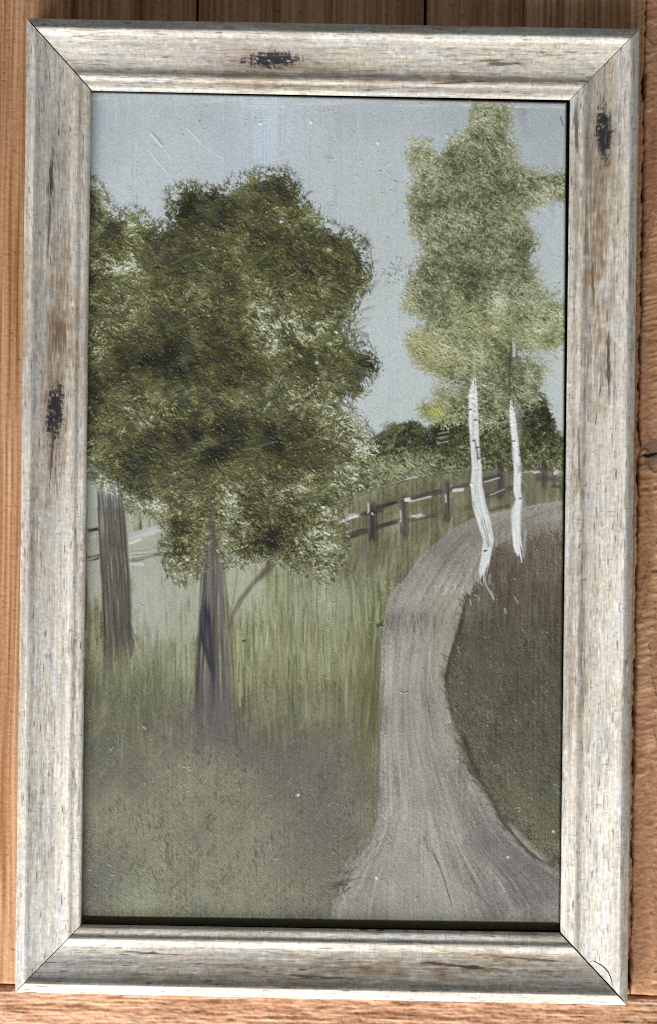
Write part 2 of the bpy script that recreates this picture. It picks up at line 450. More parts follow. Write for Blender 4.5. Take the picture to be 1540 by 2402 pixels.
# -------- hedge on the hill
hedge = poly([(850, 1040), (870, 1028), (921, 1000), (968, 981), (1004, 1004), (1050, 950), (1120, 900), (1250, 905), (1266, 914), (1286, 934), (1282, 957), (1298, 981), (1310, 1020), (1350, 1028), (1350, 1112), (1102, 1106), (1023, 1114), (957, 1128), (867, 1156), (796, 1180), (760, 1197), (800, 1100)])
hm = sstep(.3, .7, blur(hedge, 9, PR) + .12 * FL + .08 * GL + .08 * LF3)
hv = .47 + .20 * FL + .14 * GL + .14 * LF2 - .30 * gs(900, 1020, 40, 22, -25) - .5 * gs(1040, 1015, 34, 34) - .22 * gs(1160, 1030, 40, 50) - .25 * gs(1275, 1000, 30, 60) + .25 * gs(900, 1100, 60, 26, -10) - .2 * gs(930, 1060, 60, 14, -12) + .15 * gs(1220, 1080, 60, 30) + .2 * gs(1010, 1085, 50, 20)
hc = ramp(hv, [(0, (34, 36, 20)), (.25, (62, 66, 38)), (.5, (88, 92, 58)), (.75, (114, 118, 82)), (1, (146, 150, 118))])
layc(hc, hm)
RELIEF += hm * (.40 * FL + .2 * GL)
for k in range(70):
    x = rng.uniform(860, 1310)
    y = rng.uniform(1000, 1090)
    stroke([(x, y), (x + rng.uniform(10, 34), y - rng.uniform(3, 16))], rng.uniform(4, 9), [(46, 50, 26), (78, 84, 44), (100, 106, 66)][rng.integers(3)], .55, dry=.4, relief=.7)
stroke([(866, 1034), (885, 1022), (905, 1008)], 9, (26, 28, 16), .85, dry=.3, relief=.8)
stroke([(872, 1072), (900, 1062), (930, 1052)], 8, (36, 38, 22), .75, dry=.35, relief=.8)
stroke([(1015, 1030), (1040, 1018), (1062, 1008)], 14, (28, 30, 20), .85, dry=.3, relief=.8)
for yy in (1012, 1022, 1034):
    stroke([(1022, yy + 6), (1054, yy)], 3.0, (150, 154, 140), .75, relief=1.2)
# the slope below, its crest line and vertical brushing
slope = poly([(749, 1200), (796, 1180), (867, 1156), (957, 1129), (1023, 1115), (1102, 1107), (1350, 1113), (1350, 1168), (1212, 1191), (1102, 1218), (1063, 1238), (984, 1304), (940, 1370), (760, 1330)])
sm = sstep(.35, .65, blur(slope, 3, PR))
sc = ramp(.5 + .10 * VS2 + .08 * VS + .12 * LF2 + .07 * DG, [(0, (78, 77, 54)), (.35, (100, 99, 72)), (.6, (118, 117, 90)), (1, (146, 145, 120))])
layc(sc, .92 * sm)
lay((112, 106, 92), .5 * sm * gs(1200, 1130, 90, 40))
stroke([(749, 1199), (796, 1178), (867, 1153), (957, 1127), (1023, 1112), (1102, 1104), (1180, 1106)], 6, (66, 68, 36), .7, dry=.35, relief=1.0)
stroke([(796, 1174), (867, 1149), (957, 1122), (1023, 1108), (1102, 1100)], 4, (150, 152, 112), .45, dry=.5, relief=.9)
lay((92, 84, 76), .55 * gs(865, 1290, 40, 22) * (1 + .3 * VS))
for k in range(120):
    x = rng.uniform(815, 1040)
    y = rng.uniform(1235, 1330)
    if (x - 815) * .45 + (y - 1235) > 135:
        continue
    stroke([(x, y), (x + rng.normal(-4, 6), y + rng.uniform(20, 60))], rng.uniform(3, 7), [(96, 100, 58), (122, 124, 84), (84, 86, 48), (140, 144, 106)][rng.integers(4)], .45, dry=.35, relief=.45)

# -------- fence
DARK = (50, 42, 43)
for x, y0, y1, w, sh in ((865, 1164, 1284, 22, 0), (940, 1148, 1266, 20, 0), (1041, 1114, 1232, 17, 0), (1164, 1076, 1180, 17, 1), (1268, 1064, 1152, 14, 1)):
    stroke([(x + 5, y0 + 4), (x + 7, y1)], w * 1.2, DARK, .95 if not sh else .7, soft=.45, dry=.25, relief=.4, fade=.16)
    stroke([(x - 1, y0 + 2), (x - 1, y1 - 24)], w * .5, (118, 108, 104), .75 if not sh else .45, soft=.6, dry=.35, relief=.8, fade=.2)
for p, c, w, a in (([(812, 1216), (868, 1203), (905, 1193)], DARK, 8, .7), ([(878, 1192), (935, 1176)], DARK, 8, .9), ([(949, 1173), (985, 1165), (1040, 1151)], (72, 62, 60), 11, .85),
                   ([(1048, 1150), (1100, 1137)], (66, 58, 56), 10, .8), ([(1128, 1128), (1178, 1117)], (66, 58, 56), 9, .8), ([(1178, 1110), (1240, 1100), (1316, 1110)], (84, 76, 74), 7, .6),
                   ([(801, 1262), (830, 1254), (862, 1244)], (58, 46, 46), 12, .9), ([(874, 1240), (935, 1221)], (62, 52, 50), 10, .9), ([(950, 1222), (1028, 1208)], (70, 60, 56), 9, .75),
                   ([(1134, 1168), (1190, 1148), (1216, 1140)], (72, 64, 60), 9, .75), ([(1250, 1120), (1316, 1126)], (74, 66, 64), 14, .65), ([(1290, 1140), (1316, 1144)], (60, 56, 40), 10, .6),
                   ([(1070, 1198), (1110, 1192)], (84, 76, 60), 10, .5), ([(1140, 1197), (1200, 1186)], (62, 60, 36), 8, .6)):
    stroke(p, w * 1.35, c, min(1, a * 1.15), soft=.4, dry=.25, relief=.7)
for p, w, a in (([(788, 1226), (815, 1216), (846, 1207)], 7, .8), ([(796, 1214), (835, 1204)], 4, .5), ([(946, 1172), (962, 1171)], 8, .9), ([(955, 1178), (1015, 1163)], 3.5, .55), ([(1056, 1152), (1088, 1147)], 6, .75),
                ([(962, 1212), (990, 1206)], 6, .7), ([(970, 1216), (1000, 1208)], 3, .5), ([(1132, 1131), (1172, 1120)], 3, .6), ([(1146, 1162), (1184, 1146)], 3, .5), ([(1248, 1110), (1262, 1106)], 5, .7),
                ([(1296, 1112), (1310, 1104)], 6, .75), ([(870, 1206), (874, 1204)], 5, .8), ([(862, 1178), (862, 1205)], 5, .5), ([(938, 1196), (939, 1224)], 4, .5), ([(1043, 1158), (1044, 1180)], 4, .5)):
    stroke(p, w * 1.25, (226, 224, 226), min(1, a * 1.2), soft=.4, dry=.45, relief=1.2)
for k in range(170):
    x = rng.uniform(205, 475)
    y = rng.uniform(1210, 1440)
    L = rng.uniform(20, 90)
    stroke([(x, y), (x + rng.normal(0, 5), y + L)], rng.uniform(5, 16), [(150, 154, 124), (178, 182, 168), (160, 164, 138), (132, 137, 102)][rng.integers(4)], rng.uniform(.15, .4), soft=.8, bristle=.4, dry=.5, relief=.2, fade=.3)
# fence behind the left trees
for p, w, c, a in (([(205, 1246), (236, 1240)], 9, (52, 46, 46), .85), ([(205, 1312), (236, 1304)], 12, (46, 42, 42), .85), ([(300, 1318), (350, 1306), (390, 1298)], 9, (88, 82, 78), .6), ([(372, 1298), (408, 1306)], 9, (40, 40, 30), .7),
                   ([(296, 1262), (340, 1250), (384, 1236)], 16, (186, 186, 188), .8), ([(300, 1276), (336, 1262)], 8, (204, 204, 206), .7), ([(300, 1300), (352, 1296), (384, 1282)], 12, (164, 164, 160), .6), ([(306, 1322), (340, 1322)], 8, (196, 196, 194), .6), ([(206, 1262), (230, 1256)], 7, (176, 174, 172), .6)):
    stroke(p, w * 1.2, c, min(1, a * 1.25), soft=.4, dry=.4, relief=1.0)

# -------- trunks of the left trees
def trunk(left, right, y, base, seedcols):
    left = np.array(left, float)
    right = np.array(right, float)
    n = 26
    for k in range(n):
        t = (k + .5) / n + rng.normal(0, .015)
        c = tuple(.9 * q for q in seedcols[rng.integers(len(seedcols))])
        xs = left + (right - left) * t + rng.normal(0, 2.0, len(left))
        e = rng.uniform(-25, 45)
        yy = np.array(y, float)
        yy[-1] += e
        stroke(list(zip(xs, yy)), (right - left) / n * 2.6 + 1.5, c, .7, soft=.7, bristle=.5, dry=.25, relief=.35, fade=.06)


TC = [(84, 76, 75), (64, 56, 57), (104, 96, 94), (78, 66, 67), (54, 47, 48), (92, 84, 84)]
trunk([228, 231, 238, 245, 250], [286, 292, 304, 308, 320], [1140, 1220, 1340, 1460, 1530], None, TC)
stroke([(288, 1165), (297, 1260), (306, 1380), (309, 1490)], 9, (70, 58, 62), .6, soft=.7, dry=.3)
stroke([(272, 1420), (285, 1330), (290, 1420), (286, 1500)], 10, (62, 54, 56), .4, soft=.8)
stroke([(250, 1490), (256, 1540), (259, 1600)], 16, (86, 80, 76), .7, soft=.8, dry=.3, fade=.4)
stroke([(316, 1480), (326, 1510)], 10, (84, 78, 72), .6, soft=.7, dry=.4, fade=.4)
trunk([486, 480, 475, 468, 458, 452], [500, 515, 524, 531, 540, 546], [1165, 1260, 1340, 1450, 1600, 1700], None, [(98, 90, 90), (76, 68, 69), (122, 115, 114), (90, 79, 81), (64, 57, 60)])
stroke([(486, 1380), (484, 1440), (486, 1500), (500, 1580), (498, 1640)], [12, 30, 34, 16, 12], (40, 42, 56), .95, soft=.6, dry=.15, relief=.2, fade=.2)
stroke([(522, 1260), (530, 1380), (538, 1470), (548, 1600)], 8, (76, 64, 66), .55, soft=.7, dry=.3)
stroke([(490, 1170), (505, 1240), (512, 1320)], 14, (70, 64, 58), .55, soft=.7, dry=.3)
lay((98, 94, 92), .55 * gs(495, 1690, 56, 50) * (1 + .4 * VS))
stroke([(640, 1290), (632, 1332), (600, 1362), (566, 1404), (545, 1444), (540, 1480)], [30, 26, 17, 16, 14, 10], (76, 66, 60), .9, soft=.7, dry=.3, relief=.4, fade=.12)
stroke([(558, 1330), (552, 1380), (543, 1436)], 4, (92, 84, 80), .6, dry=.3)
stroke([(546, 1440), (545, 1520), (550, 1600)], 7, (104, 90, 84), .5, soft=.7, dry=.4)
for k in range(46):
    x = rng.choice([640, 690, 590, 760, 420]) + rng.normal(0, 26)
    y = rng.uniform(1350, 1500) + (40 if x < 500 else 0)
    L = rng.uniform(40, 110)
    stroke([(x, y), (x + rng.normal(0, 4), y + L)], rng.uniform(3, 7), [(190, 192, 166), (176, 178, 146), (96, 98, 62)][rng.integers(3)], rng.uniform(.3, .6), soft=.6, dry=.5, relief=.5, fade=.2)
for x, y0, y1 in ((560, 1640, 1720), (552, 1660, 1740), (585, 1650, 1700), (571, 1690, 1720)):
    stroke([(x, y0), (x + 3, y1)], 6, (62, 60, 52), .6, dry=.4)
for x, y0, y1 in ((558, 1470, 1560), (566, 1540, 1640), (590, 1480, 1560), (562, 1600, 1660)):
    stroke([(x, y0), (x + 2, y1)], 7, (178, 180, 138), .6, soft=.6, dry=.5, relief=.8)
stroke([(568, 1506), (576, 1502)], 7, (40, 40, 34), .85, relief=.8)

# -------- foliage
def foliage(mask, v, stops, edge=.16, soft=3.5, rel=.5, alpha=1.0):
    m = blur(mask, soft, PR)
    nz = np.clip(edge * FL + edge * .45 * GL + edge * .5 * LF3, -.5, .5)
    a = sstep(.36, .62, m + nz) * sstep(.04, .16, m) * alpha
    a = np.maximum(a, .94 * sstep(.80, .98, m))
    layc(ramp(v, stops), a)
    global RELIEF
    RELIEF = RELIEF * (1 - .5 * a) + a * (rel * FL + .5 * rel * GL)
    return a


tree = poly([(170, 425), (213, 425), (236, 432), (252, 475), (268, 503), (319, 493), (345, 513), (377, 536), (409, 519), (401, 487), (395, 456), (424, 438), (479, 442), (519, 456), (538, 430), (597, 407), (675, 407), (695, 425), (705, 470), (740, 500), (775, 530), (812, 544), (836, 560), (860, 590), (868, 640), (850, 690), (826, 740), (812, 775), (830, 806), (868, 818), (884, 860), (872, 895), (838, 926), (806, 950), (840, 985), (868, 1012), (872, 1070), (850, 1120), (812, 1165), (792, 1200), (806, 1260), (796, 1310), (776, 1350), (750, 1360), (706, 1330), (656, 1318), (625, 1300), (600, 1300), (585, 1320), (530, 1322), (520, 1250), (476, 1262), (470, 1340), (430, 1366), (392, 1340), (384, 1290), (390, 1232), (362, 1196), (310, 1196), (291, 1156), (236, 1130), (205, 1104), (170, 1100)])
MID = pn(16, 9, 35)
spk = np.clip(gs(740, 1300, 50, 50) + gs(560, 1240, 50, 50) + gs(415, 1310, 34, 50) + gs(830, 960, 50, 50) + .8 * gs(655, 780, 50, 40) + gs(330, 1190, 50, 30) + .8 * gs(850, 1060, 40, 60) + .7 * gs(225, 780, 24, 200) + .8 * gs(290, 640, 40, 24), 0, 1)
tv = .395 + .07 * MID + np.where(FL > 0, .12 * FL + .025 * FL ** 2, .11 * FL) * (1 + .45 * spk) + .11 * GL + .09 * LF2 + .06 * LF3
for x, y, sx, sy, d in ((470, 478, 60, 34, -.30), (640, 450, 70, 30, -.16), (375, 850, 100, 44, -.34), (560, 1030, 110, 36, -.30), (480, 1060, 40, 50, -.24), (860, 860, 32, 36, -.26), (240, 930, 36, 70, -.18),
                        (260, 660, 50, 18, -.22), (560, 590, 120, 40, -.12), (700, 640, 90, 70, -.08), (430, 760, 90, 30, -.14), (560, 870, 140, 40, -.12), (700, 1060, 70, 50, -.14), (350, 1060, 60, 40, -.16),
                        (520, 1220, 40, 30, -.12), (620, 1250, 40, 60, -.12), (800, 600, 40, 60, -.08), (420, 600, 50, 60, -.14), (300, 560, 50, 40, -.06),
                        (655, 780, 50, 40, .34), (800, 790, 30, 40, .2), (820, 970, 46, 40, .26), (290, 640, 30, 22, .42), (230, 470, 20, 40, .26), (330, 520, 40, 20, .16), (760, 540, 40, 40, .18), (770, 1030, 60, 30, .18),
                        (330, 980, 70, 40, .14), (230, 820, 20, 40, .26), (420, 960, 60, 30, .10), (330, 770, 50, 20, .14), (730, 940, 60, 26, .14), (640, 960, 50, 20, .10), (490, 1000, 20, 40, .16), (600, 700, 50, 40, .08),
                        (690, 1120, 60, 40, .12), (740, 1290, 44, 50, .26), (760, 1200, 40, 40, .16), (560, 1230, 34, 50, .24), (410, 1310, 26, 50, .22), (340, 1180, 40, 24, .22), (560, 1170, 60, 40, .04), (850, 1080, 36, 40, .22), (240, 1080, 40, 20, .1)):
    tv = tv + (1.15 if d < 0 else .85) * d * gs(x, y, sx, sy) * np.clip(1 + .45 * LF3 + .30 * GL + .2 * FL, 0, 2.4)
TS = [(-.1, (31, 29, 18)), (.12, (52, 50, 27)), (.35, (77, 77, 41)), (.55, (96, 98, 58)), (.75, (122, 124, 86)), (.95, (154, 157, 130)), (1.2, (180, 183, 168))]
ta = foliage(tree, tv, TS, edge=.34, soft=14, rel=.50)
# directional dabs inside the crown
for k in range(420):
    x = rng.uniform(210, 870)
    y = rng.uniform(430, 1250)
    i = int((x - PX0) / PR)
    j = int((y - PY0) / PR)
    if ta[j, i] < .9:
        continue
    an = math.radians(rng.choice([-28, -20, -60, 60, 100]) + rng.normal(0, 15))
    L = rng.uniform(8, 34)
    c = [(58, 62, 32), (84, 90, 46), (70, 76, 36), (112, 118, 82), (40, 42, 26)][rng.integers(5)]
    x2, y2 = x + L * math.cos(an), y + L * math.sin(an)
    stroke([(x, y), ((x + x2) / 2 + rng.normal(0, 2), (y + y2) / 2 + rng.normal(0, 2)), (x2, y2)], rng.uniform(3, 9), c, rng.uniform(.3, .6), soft=.6, bristle=.5, dry=.4, relief=.7)
for p, w in (([(215, 668), (250, 662), (300, 646)], 20), ([(380, 775), (420, 768), (470, 750)], 16), ([(400, 630), (440, 610), (500, 590)], 16), ([(330, 650), (360, 640)], 14), ([(560, 470), (600, 452)], 12), ([(590, 630), (640, 590)], 14), ([(700, 1060), (760, 1040)], 13), ([(690, 1170), (760, 1160), (800, 1150)], 14), ([(560, 1050), (640, 1030)], 12)):
    for q in range(3):
        d = rng.normal(0, 5, 2)
        stroke([(a + d[0], b + d[1]) for a, b in p], w * rng.uniform(.4, .8), [(58, 62, 32), (74, 80, 44), (92, 97, 62)][q], .5, soft=.6, bristle=.6, dry=.35, relief=.9)
for k in range(300):
    x = rng.uniform(215, 860)
    y = rng.uniform(470, 1200)
    i = int((x - PX0) / PR)
    j = int((y - PY0) / PR)
    if ta[j, i] < .95 or spk[j, i] > .35:
        continue
    an = math.radians(rng.choice([-30, -22, -15, 60, 120, 30]) + rng.normal(0, 10))
    L = rng.uniform(24, 62)
    q_ = tv[j, i]
    c = [(50, 53, 30), (40, 42, 25), (62, 65, 36)][rng.integers(3)] if q_ < .25 else ([(64, 68, 38), (82, 86, 52), (72, 76, 42)][rng.integers(3)] if q_ < .5 else [(100, 105, 70), (120, 124, 90), (88, 92, 58)][rng.integers(3)])
    bend = rng.normal(0, 6)
    x2, y2 = x + L * math.cos(an), y + L * math.sin(an)
    stroke([(x, y), ((x + x2) / 2 - bend * math.sin(an), (y + y2) / 2 + bend * math.cos(an)), (x2, y2)], rng.uniform(8, 19), c, rng.uniform(.35, .7), soft=.6, bristle=.6, dry=.5, relief=.8, fade=.2)
# stray hairs of the fan brush around the silhouette
rim = np.argwhere((blur(tree, 7, PR) > .12) & (blur(tree, 7, PR) < .5) & (YY < 1040))
for j, i in rim[rng.integers(len(rim), size=620)]:
    x, y = XX[j, i], YY[j, i]
    an = rng.normal(-1.75, .7)
    L = rng.uniform(7, 20)
    stroke([(x, y), (x + L * math.cos(an), y + L * math.sin(an))], rng.uniform(2, 3.4), [(62, 66, 40), (84, 88, 60), (50, 54, 34)][rng.integers(3)], rng.uniform(.35, .75), soft=.6, dry=.2, relief=.5)
rim = np.argwhere((blur(tree, 9, PR) > .10) & (blur(tree, 9, PR) < .5) & (YY > 1160))
for j, i in rim[rng.integers(len(rim), size=700)]:
    x, y = XX[j, i], YY[j, i]
    an = rng.normal(.6, 1.2)
    L = rng.uniform(6, 16)
    stroke([(x, y), (x + L * math.cos(an), y + L * math.sin(an))], rng.uniform(2.5, 5), [(62, 64, 36), (84, 86, 54), (50, 51, 30), (164, 168, 146)][rng.integers(4)], rng.uniform(.4, .8), soft=.6, dry=.2, relief=.7)
# the second trunk shows through the crown, and its top
stroke([(489, 1040), (486, 1090)], 9, (34, 34, 24), .6, dry=.4, relief=.8)
stroke([(490, 1150), (497, 1230), (505, 1310)], [12, 22, 28], (88, 80, 76), .7, soft=.6, bristle=.5, dry=.25, fade=.15)

# -------- birch crown
birch = poly([(1102, 237), (1190, 246), (1201, 268), (1190, 293), (1194, 321), (1211, 346), (1215, 378), (1226, 398), (1280, 400), (1350, 396), (1350, 470), (1314, 473), (1261, 482), (1222, 508), (1233, 528), (1254, 542), (1257, 576), (1240, 606), (1261, 639), (1264, 674), (1303, 706), (1350, 717), (1350, 785), (1317, 810), (1290, 830), (1239, 826), (1218, 812), (1206, 832), (1240, 842), (1282, 850), (1280, 868), (1272, 914), (1248, 950), (1200, 985), (1130, 1000), (1060, 1000), (1000, 990), (974, 970), (986, 948), (1028, 944), (1014, 928), (1014, 914), (1039, 891), (1020, 884), (984, 865), (961, 840), (947, 805), (960, 786), (986, 770), (988, 745), (957, 738), (938, 713), (950, 692), (957, 646), (970, 622), (993, 593), (978, 569), (961, 540), (957, 498), (957, 466), (951, 445), (978, 424), (971, 406), (951, 392), (951, 357), (964, 338), (986, 326), (1010, 336), (1032, 360), (1053, 357), (1043, 336), (1056, 319), (1095, 307), (1106, 286), (1096, 268)])
bv = .49 + .05 * MID + .15 * FL + .10 * GL + .07 * LF2 + .05 * LF3
for x, y, sx, sy, d in ((1090, 640, 80, 34, -.20), (1075, 375, 30, 22, -.36), (1010, 480, 40, 30, -.22), (1170, 420, 50, 60, -.12), (1120, 540, 60, 40, -.10), (1230, 590, 26, 26, -.22), (1000, 690, 40, 40, -.14), (1190, 870, 34, 60, -.22), (1195, 640, 50, 20, -.06), (1100, 700, 60, 20, -.06),
                        (990, 370, 34, 40, .14), (1140, 270, 40, 40, .08), (1075, 330, 20, 16, .14), (1000, 560, 30, 40, .10), (1270, 440, 40, 30, .06), (1290, 770, 40, 50, .12), (1250, 870, 30, 30, .10), (985, 830, 36, 30, .12), (1060, 800, 60, 50, .06), (1155, 715, 14, 20, .34), (1180, 665, 20, 30, .12)):
    bv = bv + 1.15 * d * gs(x, y, sx, sy) * np.clip(1 + .4 * LF3 + .3 * GL, 0, 2.4)
BS = [(-.1, (50, 53, 34)), (.15, (80, 84, 56)), (.38, (116, 120, 88)), (.55, (138, 141, 108)), (.75, (156, 159, 128)), (1.0, (182, 185, 160))]
ba = foliage(birch, bv, BS, edge=.24, soft=10, rel=.34)
rim = np.argwhere((blur(birch, 10, PR) > .2) & (blur(birch, 10, PR) < .6))
for j, i in rim[rng.integers(len(rim), size=520)]:
    x, y = XX[j, i], YY[j, i]
    an = rng.normal(-.6, 1.0)
    L = rng.uniform(6, 20)
    stroke([(x, y), (x + L * math.cos(an), y + L * math.sin(an))], rng.uniform(3, 9), [(146, 150, 114), (160, 164, 132), (118, 122, 84), (92, 96, 62)][rng.integers(4)], rng.uniform(.2, .5), soft=.7, dry=.5, relief=.45)
for x, y, sx, sy, a in ((985, 815, 26, 30, .5), (1050, 850, 40, 30, .3), (1020, 920, 24, 18, .5), (1012, 968, 26, 16, .55), (1140, 760, 70, 40, .25), (1280, 800, 40, 26, .25)):
    lay((150, 152, 80), .95 * a * gs(x, y, sx, sy) * ba * (1 + .3 * FL))
lay((182, 186, 60), .6 * gs(1027, 968, 10, 8) * ba)
lay((176, 184, 178), .55 * gs(1048, 905, 26, 12) * (1 + .4 * FL))
for k in range(420):
    x = rng.uniform(950, 1318)
    y = rng.uniform(250, 960)
    i = int((x - PX0) / PR)
    j = int((y - PY0) / PR)
    if ba[j, i] < .9:
        continue
    an = math.radians(rng.choice([-25, 30, 95, 150]) + rng.normal(0, 18))
    L = rng.uniform(5, 20)
    c = [(84, 88, 50), (112, 117, 74), (148, 152, 106), (66, 70, 40), (160, 164, 120)][rng.integers(5)]
    stroke([(x, y), (x + L * math.cos(an), y + L * math.sin(an))], rng.uniform(2.5, 7), c, rng.uniform(.3, .6), soft=.6, bristle=.4, dry=.4, relief=.6)
for cx, cy, r, n in ((925, 640, 22, 40), (1075, 380, 22, 40), (1010, 478, 34, 40), (1230, 588, 20, 30), (1190, 875, 30, 40), (985, 715, 36, 30), (1270, 495, 40, 20), (1140, 545, 70, 50), (1300, 690, 20, 16)):
    for k in range(n):
        x, y = cx + rng.normal(0, r), cy + rng.normal(0, r * .8)
        an = rng.normal(-1.3, .8)
        L = rng.uniform(4, 13)
        stroke([(x, y), (x + L * math.cos(an), y + L * math.sin(an))], rng.uniform(2, 3.5), [(46, 50, 28), (74, 78, 48), (92, 97, 62)][rng.integers(3)], rng.uniform(.35, .75), dry=.2, relief=.5)

# -------- birch stems
BW = (226, 229, 228)
stroke([(1112, 826), (1111, 860), (1112, 892)], 6, (178, 182, 170), .5, dry=.6, relief=.6)
stroke([(1104, 950), (1108, 1010), (1117, 1080), (1112, 1130)], 22, (86, 96, 98), .45, soft=.8, dry=.3)
stroke([(1110, 892), (1108, 930), (1110, 985), (1113, 1040), (1118, 1100), (1115, 1140), (1122, 1185), (1136, 1225), (1145, 1262), (1140, 1300), (1132, 1340), (1130, 1366)], [12, 21, 24, 25, 25, 27, 30, 31, 28, 24, 21, 13], BW, 1.0, soft=.25, bristle=.4, dry=.42, relief=1.0, fade=.02)
stroke([(1118, 930), (1121, 1000), (1124, 1080)], 5, (92, 102, 106), .5, soft=.7, dry=.5)
stroke([(1112, 1030), (1116, 1060), (1118, 1085)], 11, (80, 92, 96), .8, soft=.7, dry=.4)
stroke([(1128, 1210), (1138, 1245), (1146, 1290)], 11, (88, 100, 104), .8, soft=.7, dry=.5)
stroke([(1142, 1238), (1150, 1255), (1156, 1266)], 6, (190, 194, 196), .8, dry=.4, relief=1.0)
for x, y in ((1100, 961), (1113, 985), (1109, 1033), (1117, 1050), (1121, 1075), (1136, 1292), (1125, 962)):
    stroke([(x - 4, y + 1), (x + 5, y - 1)], 4.5, (34, 36, 38), .85, relief=.5)
stroke([(1131, 1340), (1138, 1372), (1150, 1392), (1160, 1412)], 6, (190, 192, 180), .65, dry=.55, relief=.9)
stroke([(1148, 1345), (1146, 1372)], 7, (176, 176, 166), .5, dry=.5, relief=.7)
for p in ([(1100, 1405), (1104, 1420)], [(1205, 1400), (1214, 1416)], [(1150, 1385), (1156, 1405)], [(1120, 1400), (1122, 1408)], [(1182, 1425), (1185, 1440)]):
    stroke(p, 4, (186, 186, 176), .7, dry=.4, relief=1.0)
stroke([(1203, 798), (1205, 822), (1203, 842)], 8, (198, 202, 200), .75, dry=.5, relief=.8)
stroke([(1197, 815), (1194, 870), (1193, 925)], 7, (52, 56, 38), .55, dry=.5)
stroke([(1208, 938), (1212, 990), (1214, 1040)], 24, (138, 138, 128), .6, soft=.8, dry=.3)
stroke([(1199, 940), (1201, 990), (1207, 1050), (1212, 1100), (1211, 1150), (1216, 1172), (1209, 1200), (1209, 1250), (1214, 1290), (1220, 1316)], [10, 17, 18, 18, 19, 18, 23, 24, 22, 14], BW, .97, soft=.4, bristle=.25, dry=.15, relief=1.0, fade=.03)
stroke([(1215, 1090), (1216, 1110)], 10, (84, 94, 98), .6, dry=.4)
stroke([(1218, 1120), (1236, 1142)], 3, (170, 166, 154), .6, dry=.3, relief=.7)
stroke([(1226, 1150), (1230, 1200), (1232, 1240)], 8, (140, 144, 142), .5, dry=.5)
stroke([(1232, 1240), (1228, 1280), (1226, 1310)], 8, (170, 174, 172), .6, dry=.4, relief=.7)
for x, y in ((1203, 1035), (1218, 1170)):
    stroke([(x - 4, y), (x + 5, y - 1)], 4, (36, 38, 38), .85)
# lone specks of thick paint
for x, y in ((730, 286), (885, 335), (612, 290), (700, 1864), (1104, 1136), (882, 2058), (1296, 1950), (1190, 2010), (744, 850), (660, 520)):
    lay((232, 234, 230), .9 * gs(x, y, 2.2, 2.0))
    RELIEF += 1.2 * gs(x, y, 2.4, 2.4)

# canvas weave: paint sits thinner on the crowns of the threads
wob = .9 * pn(30, 30)
wv_ = np.cos(2 * np.pi * (XX + wob) / 6.6) * np.cos(2 * np.pi * (YY + wob - .02 * XX) / 6.6)
thick = np.clip(blur(np.abs(RELIEF), 6, PR), 0, 1)
thin = np.clip(1 - 1.5 * np.clip(ta + ba + hm * .8, 0, 1) * .55, .25, 1)
gain = thin * (.8 + .35 * sstep(1150, 1500, YY))
C *= np.exp(.16 * gain * wv_ + .05 * FINE)[..., None]
lum_ = C @ np.array([.3, .55, .15], np.float32)
C = lum_[..., None] + (C - lum_[..., None]) * .92
C *= np.interp(YY, [200, 800, 1500, 2170], [1.50, 1.30, .94, .76])[..., None]  # light falloff compensated in the paint colour: lighter at the top, darker below
RELIEF = RELIEF + .42 * gain * wv_ + .06 * FINE
# ground edges of the stretched canvas, rubbed grey
C = np.clip(C, 0.004, .9)
print('painted', round(time.time() - T0, 1), 's')


